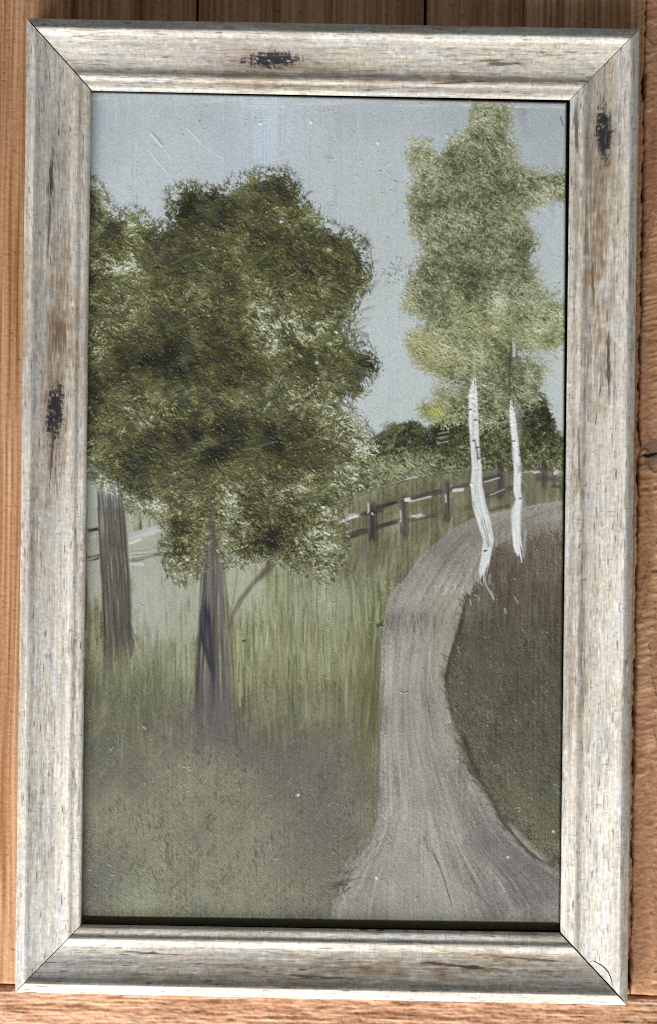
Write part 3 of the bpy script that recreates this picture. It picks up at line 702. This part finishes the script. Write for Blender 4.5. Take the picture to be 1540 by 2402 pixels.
# ================================================================= materials
def mat(name, attr=None, base=(.5, .5, .5), rough=.6, spec=.5, bump=None, tint=None, coat=0):
    m = bpy.data.materials.new(name)
    m.use_nodes = True
    nt = m.node_tree
    b = nt.nodes['Principled BSDF']
    b.inputs['Roughness'].default_value = rough
    b.inputs['Specular IOR Level'].default_value = spec
    src = None
    if attr:
        a = nt.nodes.new('ShaderNodeAttribute')
        a.attribute_name = attr
        src = a.outputs['Color']
    else:
        r = nt.nodes.new('ShaderNodeRGB')
        r.outputs[0].default_value = (*base, 1)
        src = r.outputs[0]
    tc = nt.nodes.new('ShaderNodeTexCoord')
    if tint:
        sc, amt = tint
        mp = nt.nodes.new('ShaderNodeMapping')
        mp.inputs['Scale'].default_value = sc
        nt.links.new(tc.outputs['Object'], mp.inputs['Vector'])
        nz = nt.nodes.new('ShaderNodeTexNoise')
        nz.inputs['Scale'].default_value = 1
        nz.inputs['Detail'].default_value = 4
        nt.links.new(mp.outputs[0], nz.inputs['Vector'])
        mr = nt.nodes.new('ShaderNodeMapRange')
        mr.inputs['From Min'].default_value = .25
        mr.inputs['From Max'].default_value = .75
        mr.inputs['To Min'].default_value = 1 - amt
        mr.inputs['To Max'].default_value = 1 + amt
        nt.links.new(nz.outputs['Fac'], mr.inputs['Value'])
        vm = nt.nodes.new('ShaderNodeVectorMath')
        vm.operation = 'MULTIPLY'
        nt.links.new(src, vm.inputs[0])
        nt.links.new(mr.outputs[0], vm.inputs[1])
        src = vm.outputs[0]
        rr = nt.nodes.new('ShaderNodeMapRange')
        rr.inputs['To Min'].default_value = max(0, rough - .12)
        rr.inputs['To Max'].default_value = min(1, rough + .12)
        nt.links.new(nz.outputs['Fac'], rr.inputs['Value'])
        nt.links.new(rr.outputs[0], b.inputs['Roughness'])
    if bump:
        sc, dist, strength = bump
        mp = nt.nodes.new('ShaderNodeMapping')
        mp.inputs['Scale'].default_value = sc
        nt.links.new(tc.outputs['Object'], mp.inputs['Vector'])
        nz = nt.nodes.new('ShaderNodeTexNoise')
        nz.inputs['Scale'].default_value = 1
        nz.inputs['Detail'].default_value = 3
        nt.links.new(mp.outputs[0], nz.inputs['Vector'])
        bp = nt.nodes.new('ShaderNodeBump')
        bp.inputs['Distance'].default_value = dist
        bp.inputs['Strength'].default_value = strength
        nt.links.new(nz.outputs['Fac'], bp.inputs['Height'])
        nt.links.new(bp.outputs[0], b.inputs['Normal'])
    nt.links.new(src, b.inputs['Base Color'])
    return m


M_paint = mat('oil_paint', 'paint', rough=.40, spec=.42, tint=((900, 900, 900), .04))
M_railh = mat('distressed_veneer_across', 'paint', rough=.46, spec=.35, bump=((120, 2600, 900), .0004, .35), tint=((160, 3000, 900), .10))
M_railv = mat('distressed_veneer_upright', 'paint', rough=.46, spec=.35, bump=((2600, 120, 900), .0004, .35), tint=((3000, 160, 900), .10))
M_board = mat('rough_sawn_pine', 'paint', rough=.78, spec=.2, bump=((1500, 900, 900), .0006, .25), tint=((1200, 500, 900), .08))
M_back = mat('dark_backing', base=(.012, .011, .010), rough=.9, spec=.1, tint=((200, 200, 200), .2))
M_floor = mat('dark_ground', base=(.012, .009, .007), rough=.95, spec=.05, tint=((60, 60, 60), .2))
M_crack = mat('split_shadow', base=(.010, .009, .008), rough=.9, spec=.1, tint=((900, 900, 900), .2))


# ================================================================= mesh helpers
def link(o, parent=None):
    COL.objects.link(o)
    if parent:
        o.parent = parent
    return o


def grid_mesh(name, P, col, material, extra=None, smooth=True):
    """P: (n, m, 3) grid of points, col: (n, m, 3); extra: list of ngons given as index lists"""
    n, m = P.shape[:2]
    idx = np.arange(n * m).reshape(n, m)
    q = np.stack([idx[:-1, :-1], idx[:-1, 1:], idx[1:, 1:], idx[1:, :-1]], -1).reshape(-1, 4)
    lo = q.reshape(-1)
    starts = np.arange(len(q)) * 4
    if extra:
        for e in extra:
            starts = np.append(starts, len(lo))
            lo = np.append(lo, np.array(e))
    me = bpy.data.meshes.new(name)
    me.vertices.add(n * m)
    me.vertices.foreach_set('co', P.reshape(-1).astype(np.float32))
    me.loops.add(len(lo))
    me.loops.foreach_set('vertex_index', lo.astype(np.int32))
    me.polygons.add(len(starts))
    me.polygons.foreach_set('loop_start', starts.astype(np.int32))
    me.update(calc_edges=True)
    me.polygons.foreach_set('use_smooth', np.full(len(starts), smooth))
    a = me.attributes.new('paint', 'FLOAT_COLOR', 'POINT')
    c4 = np.ones((n * m, 4), np.float32)
    c4[:, :3] = col.reshape(-1, 3)
    a.data.foreach_set('color', c4.reshape(-1))
    me.materials.append(material)
    me.validate()
    o = bpy.data.objects.new(name, me)
    return o


def up(o):
    """make the faces of a sheet look up"""
    me = o.data
    if me.polygons[len(me.polygons) // 2].normal.z < 0:
        me.flip_normals()
    return o


# ================================================================= framed painting
root = bpy.data.objects.new('framed_painting', None)
root.location = (0, 0, Z_BOARD)
root.empty_display_size = .05
COL.objects.link(root)
root['label'] = 'framed landscape painting of trees, birches and a winding path in a whitewashed distressed wooden frame'
root['category'] = 'painting'


def place(o):
    link(o, root)
    o.location = (0, 0, -Z_BOARD)
    return o


OUT = {'tl': (63, 43), 'tr': (1498, 68), 'br': (1470, 2358), 'bl': (36, 2328)}
INN = {'tl': (213, 210), 'tr': (1337, 232), 'br': (1314, 2190), 'bl': (190, 2171)}

# --- canvas
CQ = np.array([(203, 213), (1327, 240), (1313, 2165), (184, 2150)], float)
n_v, n_u = int(1935 / PR), int(1125 / PR)
a, b = np.meshgrid(np.linspace(0, 1, n_u), np.linspace(0, 1, n_v))
gx = (CQ[0, 0] * (1 - a) + CQ[1, 0] * a) * (1 - b) + (CQ[3, 0] * (1 - a) + CQ[2, 0] * a) * b
gy = (CQ[0, 1] * (1 - a) + CQ[1, 1] * a) * (1 - b) + (CQ[3, 1] * (1 - a) + CQ[2, 1] * a) * b


def sample(A, x, y):
    fx = np.clip((x - PX0) / PR - .5, 0, PW - 1.001)
    fy = np.clip((y - PY0) / PR - .5, 0, PH - 1.001)
    ix = fx.astype(int)
    iy = fy.astype(int)
    tx = fx - ix
    ty = fy - iy
    if A.ndim == 3:
        tx = tx[..., None]
        ty = ty[..., None]
    return (A[iy, ix] * (1 - tx) + A[iy, ix + 1] * tx) * (1 - ty) + (A[iy + 1, ix] * (1 - tx) + A[iy + 1, ix + 1] * tx) * ty


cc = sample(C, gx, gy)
hh = sample(np.clip(RELIEF, -1.4, 2.2), gx, gy)
du = np.minimum(a, 1 - a) * 1125
dv = np.minimum(b, 1 - b) * 1935
edge = np.minimum(du, dv)
zz = Z_CANVAS + hh * S * 1.0 - .0009 * np.clip(1 - edge / 6, 0, 1) ** 2
wx, wy = to_world(gx, gy, Z_CANVAS)
P = np.stack([wx, wy, zz], -1)
# turn the cloth down over the stretcher: two more rings on each side
dark = np.array(lin((128, 128, 92)))
ring = P.copy()


def pad_ring(P, c, off, drop, colmul, low):
    Q = np.pad(P, ((1, 1), (1, 1), (0, 0)), mode='edge')
    K = np.pad(c, ((1, 1), (1, 1), (0, 0)), mode='edge')
    for sl, d in ((np.s_[0, :], (0, off)), (np.s_[-1, :], (0, -low)), (np.s_[:, 0], (-off, 0)), (np.s_[:, -1], (off, 0))):
        Q[sl][:, 0] += d[0]
        Q[sl][:, 1] += d[1]
    m = np.ones(Q.shape[:2], bool)
    m[1:-1, 1:-1] = False
    Q[m, 2] -= drop
    K[m] = K[m] * .35 + dark * .65 * colmul
    return Q, K


P, cc = pad_ring(P, cc, .0003, .0006, 1.0, .0003)
P, cc = pad_ring(P, cc, .0002, .0010, .9, .0002)
P, cc = pad_ring(P, cc, .0004, .0006, .9, .0058)
P, cc = pad_ring(P, cc, .0004, .0030, .5, .0004)
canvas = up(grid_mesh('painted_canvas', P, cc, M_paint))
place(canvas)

# --- backing board behind the canvas
bm = bmesh.new()
x0, y0 = to_world(150, 2215, Z_CANVAS)
x1, y1 = to_world(1385, 170, Z_CANVAS)
bmesh.ops.create_cube(bm, size=1)
for v in bm.verts:
    v.co.x = x0 if v.co.x < 0 else x1
    v.co.y = y0 if v.co.y < 0 else y1
    v.co.z = -.0236 if v.co.z < 0 else -.0222
bmesh.ops.bevel(bm, geom=bm.edges[:], offset=.0004, segments=1)
me = bpy.data.meshes.new('backing_board')
bm.to_mesh(me)
bm.free()
me.materials.append(M_back)
place(bpy.data.objects.new('backing_board', me))

# --- the moulding's profile: t from the outer edge (0) to the sight edge (1), z
PT = [0.000, 0.010, 0.022, 0.045, 0.075, 0.105, 0.128, 0.165, 0.22, 0.31, 0.40, 0.48, 0.56, 0.64, 0.700, 0.735, 0.765, 0.795, 0.825, 0.850, 0.875, 0.905, 0.940, 0.970, 0.990, 1.000]
PZ = [-.0070, -.0058, -.0047, -.0033, -.0016, -.0004, .0000, -.0009, -.0032, -.0052, -.0067, -.0081, -.0091, -.0097, -.0097, -.0091, -.0082, -.0078, -.0082, -.0092, -.0099, -.0099, -.0101, -.0106, -.0113, -.0122]


def zprof(t):
    v = np.interp(t, PT, PZ)
    k = 0.012
    return (np.interp(t - k, PT, PZ) + np.interp(t + k, PT, PZ) + 2 * v) / 4


RAIL_R = 1.9


def rail_texture(L, Wd, seed, knots, browns, streaks, tone=1.0, warm=.5):
    """colour (along, across) of the printed whitewashed wood foil"""
    n = int(L / RAIL_R)
    m = int(Wd / RAIL_R)
    sh = (m, n)

    def rn(la, lb, k):
        return noise(sh, la, lb, 0, RAIL_R, seed * 100 + k)
    X, Y = np.meshgrid(np.arange(n) * RAIL_R, np.arange(m) * RAIL_R)
    base = np.ones((m, n, 3), np.float32) * lin((222, 215, 201)).astype(np.float32)

    def mix(col, a):
        nonlocal base
        a = np.clip(a, 0, 1)[..., None]
        base = base * (1 - a) + lin(col).astype(np.float32) * a
    mix((176, 158, 132), .6 * sstep(.0, 1.9, rn(170, 26, 1)) * warm * 1.2)
    mix((168, 165, 156), .45 * sstep(.1, 1.8, rn(200, 22, 2)))
    mix((212, 212, 210), .7 * sstep(.3, 1.5, rn(70, 16, 3)))
    mix((172, 158, 138), .35 * sstep(.2, 1.8, rn(110, 4, 4)))
    mix((214, 212, 206), .6 * sstep(.6, 1.7, rn(16, 8, 5) * .7 + rn(60, 5, 6) * .6))
    mix((208, 212, 214), .4 * sstep(1.0, 2.4, rn(7, 14, 7) + .4 * rn(60, 10, 57)))
    mix((232, 231, 226), .6 * sstep(1.2, 2.2, rn(9, 2.6, 59) + .5 * rn(70, 18, 60)))
    for x, y, sx, sy, a in browns:
        g = np.exp(-.5 * (((X - x) / sx) ** 2 + ((Y - y) / sy) ** 2))
        mix((158, 134, 106), .75 * a * g * (1 + .4 * rn(30, 3, 8) + .3 * rn(14, 9, 18)))
    base *= np.exp(.05 * rn(160, 1.6, 9) + .075 * rn(26, 1.2, 10) + .06 * rn(4, 2.4, 11) + .05 * rn(2.5, 7, 58))[..., None]
    mix((112, 100, 84), .5 * sstep(1.4, 2.3, rn(20, 1.2, 12) + .45 * rn(120, 20, 13)))
    mix((84, 76, 66), .4 * sstep(2.2, 3.0, rn(18, 1.5, 14) + .7 * rn(120, 20, 15)))
    mix((120, 112, 100), .6 * sstep(2.1, 2.7, rn(1.6, 10, 16)))
    for x, y, lx, ly in knots:
        j1 = rn(12, 1.7, 17 + int(x) % 7)
        j2 = rn(2.0, 9, 27 + int(x) % 7)
        r = np.sqrt(((X - x) / lx) ** 2 + ((Y - y + .06 * (X - x)) / ly) ** 2)
        mix((140, 114, 88), .55 * np.exp(-.5 * (((X - x) / (lx * 1.7)) ** 2 + ((Y - y) / (ly * 1.25)) ** 2)))
        k = sstep(1.0, .75, r + .15 * j1 + .13 * j2)
        mix((36, 36, 42), .95 * k)
        mix((110, 108, 110), .6 * k * sstep(.8, 1.5, rn(9, 1.8, 37)))
        mix((196, 194, 190), .8 * k * sstep(1.5, 2.0, rn(6, 2.4, 38)))
        tail = np.exp(-.5 * (((X - x) / (lx * 1.5)) ** 2 + ((Y - y) / (ly * .8)) ** 2))
        mix((54, 50, 50), .85 * tail * sstep(.8, 1.5, j1 + .3 * rn(30, 1.3, 39)))
    for x, y, lx, ly, c in streaks:
        g = np.exp(-.5 * (((X - x) / (lx * .5)) ** 2 + ((Y - y + .04 * (X - x)) / (ly * .5)) ** 2))
        mix(c, .9 * sstep(.25, .7, g + .16 * rn(16, 1.6, 40)))
    return np.clip(base * tone * .93, .01, .85)


def rail(name, o0, o1, i0, i1, horizontal, tex, miter0, miter1, material):
    """o0->o1 the outer line, i0->i1 the sight line; miter: gap in grid units left at each end"""
    o0, o1, i0, i1 = (np.array(p, float) for p in (o0, o1, i0, i1))
    L = np.hypot(*(o1 - o0))
    m, n = tex.shape[:2]
    na = int(L / 2.0)
    ts = np.unique(np.concatenate([np.linspace(0, 1, 74), np.array(PT)]))
    us = np.linspace(0, 1, na)
    T, Uu = np.meshgrid(ts, us)
    Li = np.hypot(*(i1 - i0))
    Lt = L + (Li - L) * T
    Ug = miter0 / Lt + Uu * (1 - (miter0 + miter1) / Lt)
    O = o0 + (o1 - o0) * Ug[..., None]
    I = i0 + (i1 - i0) * Ug[..., None]
    Q = O + (I - O) * T[..., None]
    z = zprof(T)
    X, Y = to_world(Q[..., 0], Q[..., 1], z)
    ax = (o1 - o0) / L
    along = (Q[..., 0] - o0[0]) * ax[0] + (Q[..., 1] - o0[1]) * ax[1]
    ii = np.clip(along / RAIL_R, 0, n - 1).astype(int)
    jj = np.clip(T * (m - 1), 0, m - 1).astype(int)
    K = tex[jj, ii]
    # tiny relief of the embossed foil
    lum = K.mean(-1)
    z = z + (lum - .5) * .00018
    P = np.stack([X, Y, z], -1)
    # outer and inner sides drop straight down
    fo = P[:, :1].copy(); fo[..., 2] = Z_BOARD + .0003
    fi1 = P[:, -1:].copy(); fi1[..., 2] -= .0026
    cen = P.reshape(-1, 3).mean(0)
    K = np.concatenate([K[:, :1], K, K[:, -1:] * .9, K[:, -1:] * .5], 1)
    # under the lip the rabbet steps back from the sight edge
    inward = (P[:, -1:] - P[:, :1])[..., :2]
    inward = inward / np.linalg.norm(inward, axis=-1, keepdims=True)
    fi2 = fi1.copy(); fi2[..., :2] -= inward * .006
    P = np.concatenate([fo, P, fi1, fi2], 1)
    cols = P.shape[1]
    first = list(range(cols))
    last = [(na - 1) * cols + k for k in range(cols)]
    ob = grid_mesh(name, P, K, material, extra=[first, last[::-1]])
    me = ob.data
    nz = np.zeros(len(me.polygons) * 3, np.float32)
    me.polygons.foreach_get('normal', nz)
    if nz.reshape(-1, 3)[:, 2].mean() < 0:
        me.flip_normals()
    sm = np.ones(len(me.polygons), bool)
    sm[-2:] = False
    me.polygons.foreach_set('use_smooth', sm)
    try:
        me.set_sharp_from_angle(angle=math.radians(50))
    except Exception:
        pass
    return place(ob)


tex_t = rail_texture(1440, 165, 3, [(575, 84, 62, 20)], [(560, 120, 140, 40, .5), (900, 118, 220, 26, .55), (1060, 60, 80, 20, .2)], [(1120, 84, 70, 5, (92, 82, 78)), (1080, 76, 60, 4, (120, 108, 98)), (1010, 128, 80, 4, (110, 96, 80))], 1.0, .55)
tex_b = rail_texture(1440, 160, 5, [], [(500, 60, 300, 30, .35), (900, 70, 260, 30, .6), (1150, 90, 160, 26, .5)], [(1060, 78, 110, 7, (70, 58, 46)), (1180, 100, 150, 4, (112, 78, 50)), (1000, 84, 60, 4, (92, 78, 62)), (700, 50, 160, 4, (110, 96, 82)), (340, 95, 120, 4, (96, 88, 76))], .92, .55)
tex_l = rail_texture(2290, 152, 7, [(922, 75, 66, 20)], [(700, 90, 170, 32, .7), (880, 80, 90, 20, .5), (420, 60, 160, 20, .3), (1180, 34, 120, 14, .4)], [(375, 60, 90, 8, (66, 58, 52)), (480, 58, 110, 4, (110, 98, 84)), (740, 86, 70, 26, (128, 104, 80)), (1000, 70, 110, 5, (96, 80, 64))], .97, .6)
tex_r = rail_texture(2290, 160, 9, [(245, 78, 64, 19)], [(330, 90, 110, 30, .6), (520, 92, 190, 34, .75), (760, 90, 130, 30, .5), (1500, 130, 160, 20, .3), (1300, 120, 300, 20, .3)], [(770, 62, 120, 8, (70, 66, 64)), (600, 100, 90, 4, (118, 96, 72)), (1000, 128, 140, 5, (124, 116, 104)), (240, 142, 90, 10, (110, 106, 96))], 1.0, .5)
rail('frame_rail', OUT['tl'], OUT['tr'], INN['tl'], INN['tr'], True, tex_t, 2.2, 1.0, M_railh)['label'] = 'bright upper rail with one black knot mark'
rail('frame_rail', OUT['bl'], OUT['br'], INN['bl'], INN['br'], True, tex_b, 1.4, 2.4, M_railh)['label'] = 'shaded lower rail with brown grain streaks'
rail('frame_rail', OUT['tl'], OUT['bl'], INN['tl'], INN['bl'], False, tex_l, 1.4, 1.0, M_railv)['label'] = 'left upright rail with a knot mark halfway'
rail('frame_rail', OUT['tr'], OUT['br'], INN['tr'], INN['br'], False, tex_r, 1.0, 2.4, M_railv)['label'] = 'right upright rail with a knot mark near its upper end'

# --- split in the veneer at the lower right mitre: a thin dark crack
crk = [(1383, 2256), (1390, 2254), (1397, 2258), (1408, 2264), (1418, 2272), (1426, 2282), (1431, 2294), (1434, 2305), (1434.5, 2312)]
cu = bpy.data.curves.new('veneer_crack', 'CURVE')
cu.dimensions = '3D'
cu.bevel_depth = .00033
cu.bevel_resolution = 2
sp = cu.splines.new('POLY')
sp.points.add(len(crk) - 1)


def rail_t_right(px, py):
    u = (py - 68) / (2358 - 68)
    ox = 1498 + (1470 - 1498) * u
    ix = 1337 + (1314 - 1337) * (py - 232) / (2190 - 232)
    return (ox - px) / (ox - ix)


for k, (px, py) in enumerate(crk):
    z = float(zprof(np.array([rail_t_right(px, py)]))[0]) + .00005
    x, y = to_world(px, py, z)
    sp.points[k].co = (float(x), float(y), z, 1)
    sp.points[k].radius = [.4, .8, .8, 1, 1.2, 1.2, 1, .8, .4][k]
tmp = bpy.data.objects.new('veneer_crack_curve', cu)
COL.objects.link(tmp)
dg = bpy.context.evaluated_depsgraph_get()
me = bpy.data.meshes.new_from_object(tmp.evaluated_get(dg))
me.name = 'veneer_crack'
bpy.data.objects.remove(tmp)
me.materials.clear()
me.materials.append(M_crack)
place(bpy.data.objects.new('veneer_crack', me))


# ================================================================= planks
def plank(name, corners, seed, kind, label, res=3.0, zoff=0.0, ragged_left=0, ragged_right=0, tone=1.0, thick=.016, knot=None):
    """corners tl,tr,br,bl in grid units on the board plane; kind 'sawn_v', 'torn', 'sawn_h'"""
    tl, tr, br, bl = (np.array(c, float) for c in corners)
    Wd = np.hypot(*(tr - tl))
    Ht = np.hypot(*(bl - tl))
    n = max(8, int(Ht / res))
    m = max(8, int(Wd / res))
    sh = (n, m)

    def rn(la, lb, th, k):
        return noise(sh, la, lb, th, res, seed * 50 + k)
    a, b = np.meshgrid(np.linspace(0, 1, m), np.linspace(0, 1, n))
    g = (tl * (1 - a[..., None]) + tr * a[..., None]) * (1 - b[..., None]) + (bl * (1 - a[..., None]) + br * a[..., None]) * b[..., None]
    X = a * Wd
    Y = b * Ht
    G = {'sawn_v': 90, 'torn': 90, 'sawn_h': 0}[kind]
    if kind == 'sawn_v':
        wav = X + 4 * rn(260, 30, 90, 1)
        ring = np.sin(2 * np.pi * wav / 15 + 1.2 * rn(300, 12, 90, 2))
        v = .55 + .10 * ring + .12 * rn(300, 2.6, 90, 3) + .07 * rn(260, 30, 90, 4) + .04 * rn(3, 3, 0, 5)
        col = ramp(v, [(0, (116, 76, 46)), (.35, (158, 112, 76)), (.6, (186, 141, 104)), (.85, (204, 164, 128)), (1.1, (214, 180, 146))])
        tick = sstep(2.0, 2.7, rn(6, 2.2, 12, 6))
        col = col * (1 - .5 * tick[..., None])
        h = .35 * ring + .5 * rn(200, 2.8, 90, 7) + .12 * rn(10, 3, 5, 8) - .7 * tick
    elif kind == 'torn':
        nz = rn(210, 34, 98, 1) + .22 * rn(30, 14, 60, 2)
        plates = sstep(.28, .36, nz) + sstep(-.75, -.68, nz)
        rip = rn(26, 4.5, -12, 3)
        v = .5 + .05 * (plates - 1) + .08 * rip * (plates > 1) + .07 * rn(150, 14, 90, 4) + .04 * rn(3, 3, 0, 5) + .05 * rn(14, 4, -20, 9)
        col = ramp(v, [(0, (120, 80, 54)), (.35, (160, 116, 84)), (.6, (182, 138, 104)), (.9, (208, 168, 132))])
        h = 2.6 * plates + .55 * rip * (.15 + .85 * (plates > 1)) + .35 * rn(5, 3, -15, 8) + .25 * rn(14, 5, -20, 9)
    else:
        v = .5 + .13 * rn(60, 3.0, 0, 1) + .09 * rn(14, 3.2, 0, 2) + .06 * rn(200, 30, 0, 3) + .05 * rn(3, 3, 0, 4)
        col = ramp(v, [(0, (120, 82, 58)), (.3, (164, 121, 91)), (.6, (196, 152, 121)), (.9, (216, 178, 150))])
        tick = sstep(1.2, 2.1, rn(22, 2.6, 2, 5))
        col = col * (1 - .45 * tick[..., None])
        h = .8 * rn(26, 3.6, 0, 6) + .4 * rn(6, 4, 0, 7) - .8 * tick + .6 * rn(120, 4.0, 0, 8)
    if knot:
        kx, ky = knot
        d = np.hypot((g[..., 0] - kx) / 24, (g[..., 1] - ky) / 34) + .12 * rn(10, 10, 0, 20)
        kk = sstep(1.1, .75, d)[..., None]
        col = col * (1 - kk * .85) + (lin((124, 96, 82)) * (1 + .1 * rn(20, 3, 0, 21)[..., None])) * kk * .85
        slit = np.exp(-.5 * (((g[..., 0] - kx + 6) / 16) ** 2 + ((g[..., 1] - ky + 2.5 * np.sin(g[..., 0] / 9)) / 3.2) ** 2))
        slit = sstep(.3, .6, slit + .1 * rn(6, 3, 0, 22))
        col = col * (1 - .93 * slit[..., None])
        h = h - 3 * slit
    # edges: eased, or ragged from the saw
    e = np.minimum(np.minimum(X, Wd - X), np.minimum(Y, Ht - Y))
    h = h - 5.0 * np.clip(1 - e / 7.0, 0, 1) ** 2
    gx = g[..., 0].copy()
    if ragged_right:
        gx += (a ** 30) * ragged_right * (rn(34, 34, 0, 30)[:, -1:] + .6 * rn(9, 9, 0, 31)[:, -1:])
        h = h + .8 * np.exp(-(Wd - X) / 16) * rn(16, 5, -20, 32)
    if ragged_left:
        gx += ((1 - a) ** 30) * ragged_left * (rn(46, 46, 0, 33)[:, :1] + .5 * rn(9, 9, 0, 34)[:, :1])
    z0 = Z_BOARD + zoff
    x, y = to_world(gx, g[..., 1], z0)
    Pp = np.stack([x, y, z0 + h * S * .9], -1)
    K = np.clip(col * tone, .004, .85)
    Q = np.pad(Pp, ((1, 1), (1, 1), (0, 0)), mode='edge')
    Kq = np.pad(K, ((1, 1), (1, 1), (0, 0)), mode='edge')
    mk = np.ones(Q.shape[:2], bool)
    mk[1:-1, 1:-1] = False
    Q[mk, 2] = z0 - thick
    Kq[mk] *= .8
    ob = up(grid_mesh(name, Q, Kq, M_board))
    try:
        ob.data.set_sharp_from_angle(angle=math.radians(60))
    except Exception:
        pass
    # origin at the plank's own middle
    c = Q.reshape(-1, 3).mean(0)
    c[2] = z0 - thick
    vv = (Q - c).reshape(-1).astype(np.float32)
    ob.data.vertices.foreach_set('co', vv)
    ob.data.update()
    ob.location = c
    COL.objects.link(ob)
    ob['label'] = label
    ob['category'] = 'wooden plank'
    ob['group'] = 'wooden planks behind the painting'
    return ob


def q(x0t, x1t, top=-300, bot_l=None, bot_r=None, lean=-37 / 2300.0):
    """an upright plank: left and right x at the picture's upper edge; leans with the boards"""
    yb0 = 2308.5 + (x0t + lean * 2308) * .0172
    yb1 = 2308.5 + (x1t + lean * 2308) * .0172
    return [(x0t + lean * top, top), (x1t + lean * top, top), (x1t + lean * yb1, yb1), (x0t + lean * yb0, yb0)]


plank('plank', q(-430, 168.0), 1, 'sawn_v', 'bright orange plank with fine upright sawn grain along the left edge', res=2.4, tone=1.03)
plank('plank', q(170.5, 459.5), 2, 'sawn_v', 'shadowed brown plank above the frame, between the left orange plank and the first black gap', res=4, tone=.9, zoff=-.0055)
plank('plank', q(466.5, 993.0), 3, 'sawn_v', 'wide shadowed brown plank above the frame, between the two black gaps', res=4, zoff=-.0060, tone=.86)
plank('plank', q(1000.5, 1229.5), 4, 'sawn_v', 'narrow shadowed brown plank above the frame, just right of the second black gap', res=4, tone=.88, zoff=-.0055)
plank('plank', q(1231.5, 1512.0), 5, 'sawn_v', 'plank with a ragged splintered edge showing beside the upper right corner of the frame', res=2.4, ragged_right=2.0, tone=.95, zoff=.0010)
plank('plank', q(1517.0, 2060.0), 6, 'torn', 'tan plank with torn rough grain and a dark knot along the right edge', res=2.2, ragged_left=1.1, knot=(1528, 1066), tone=1.12)
plank('plank', [(-440, 2309), (2040, 2351), (2036, 2760), (-447, 2718)], 7, 'sawn_h', 'horizontal rough sawn plank running below the frame', res=2.2)

# ground below the planks, seen only through the gaps
bm = bmesh.new()
bmesh.ops.create_grid(bm, x_segments=1, y_segments=1, size=.9)
me = bpy.data.meshes.new('ground')
bm.to_mesh(me)
bm.free()
me.materials.append(M_floor)
gr = bpy.data.objects.new('ground', me)
gr.location = (0, 0, Z_BOARD - .0240)
gr['kind'] = 'structure'
COL.objects.link(gr)

# ================================================================= camera, light
cam = bpy.data.cameras.new('camera')
cam.sensor_fit = 'VERTICAL'
cam.sensor_height = 24
cam.lens = 24 * CAM_Z / (2402 * S)
cam.clip_start = .01
cam.clip_end = 50
co = bpy.data.objects.new('camera', cam)
co.location = (0, 0, CAM_Z)
COL.objects.link(co)
scene.camera = co


def area(name, loc, target, sx, sy, power, color):
    l = bpy.data.lights.new(name, 'AREA')
    l.shape = 'RECTANGLE'
    l.size = sx
    l.size_y = sy
    l.energy = power
    l.color = color
    o = bpy.data.objects.new(name, l)
    o.location = loc
    d = np.array(target) - np.array(loc)
    from mathutils import Vector
    o.rotation_euler = Vector(d).to_track_quat('-Z', 'Y').to_euler()
    COL.objects.link(o)
    return o


area('window_light', (-.50, -1.35, .74), (0, 0, 0), 2.3, .75, 62, (1.0, .985, .965))

w = bpy.data.worlds.new('World')
scene.world = w
w.use_nodes = True
bg = w.node_tree.nodes['Background']
bg.inputs[0].default_value = (.86, .93, 1.0, 1)
bg.inputs[1].default_value = .21

scene.render.engine = 'CYCLES'
scene.cycles.use_denoising = False
scene.cycles.filter_width = 1.05
vs = scene.view_settings
vs.view_transform = 'Standard'
vs.look = 'None'
vs.exposure = 0
vs.gamma = 1
vs.use_curve_mapping = False
scene.render.resolution_x = 656
scene.render.resolution_y = 1024
print('built', round(time.time() - T0, 1), 's')
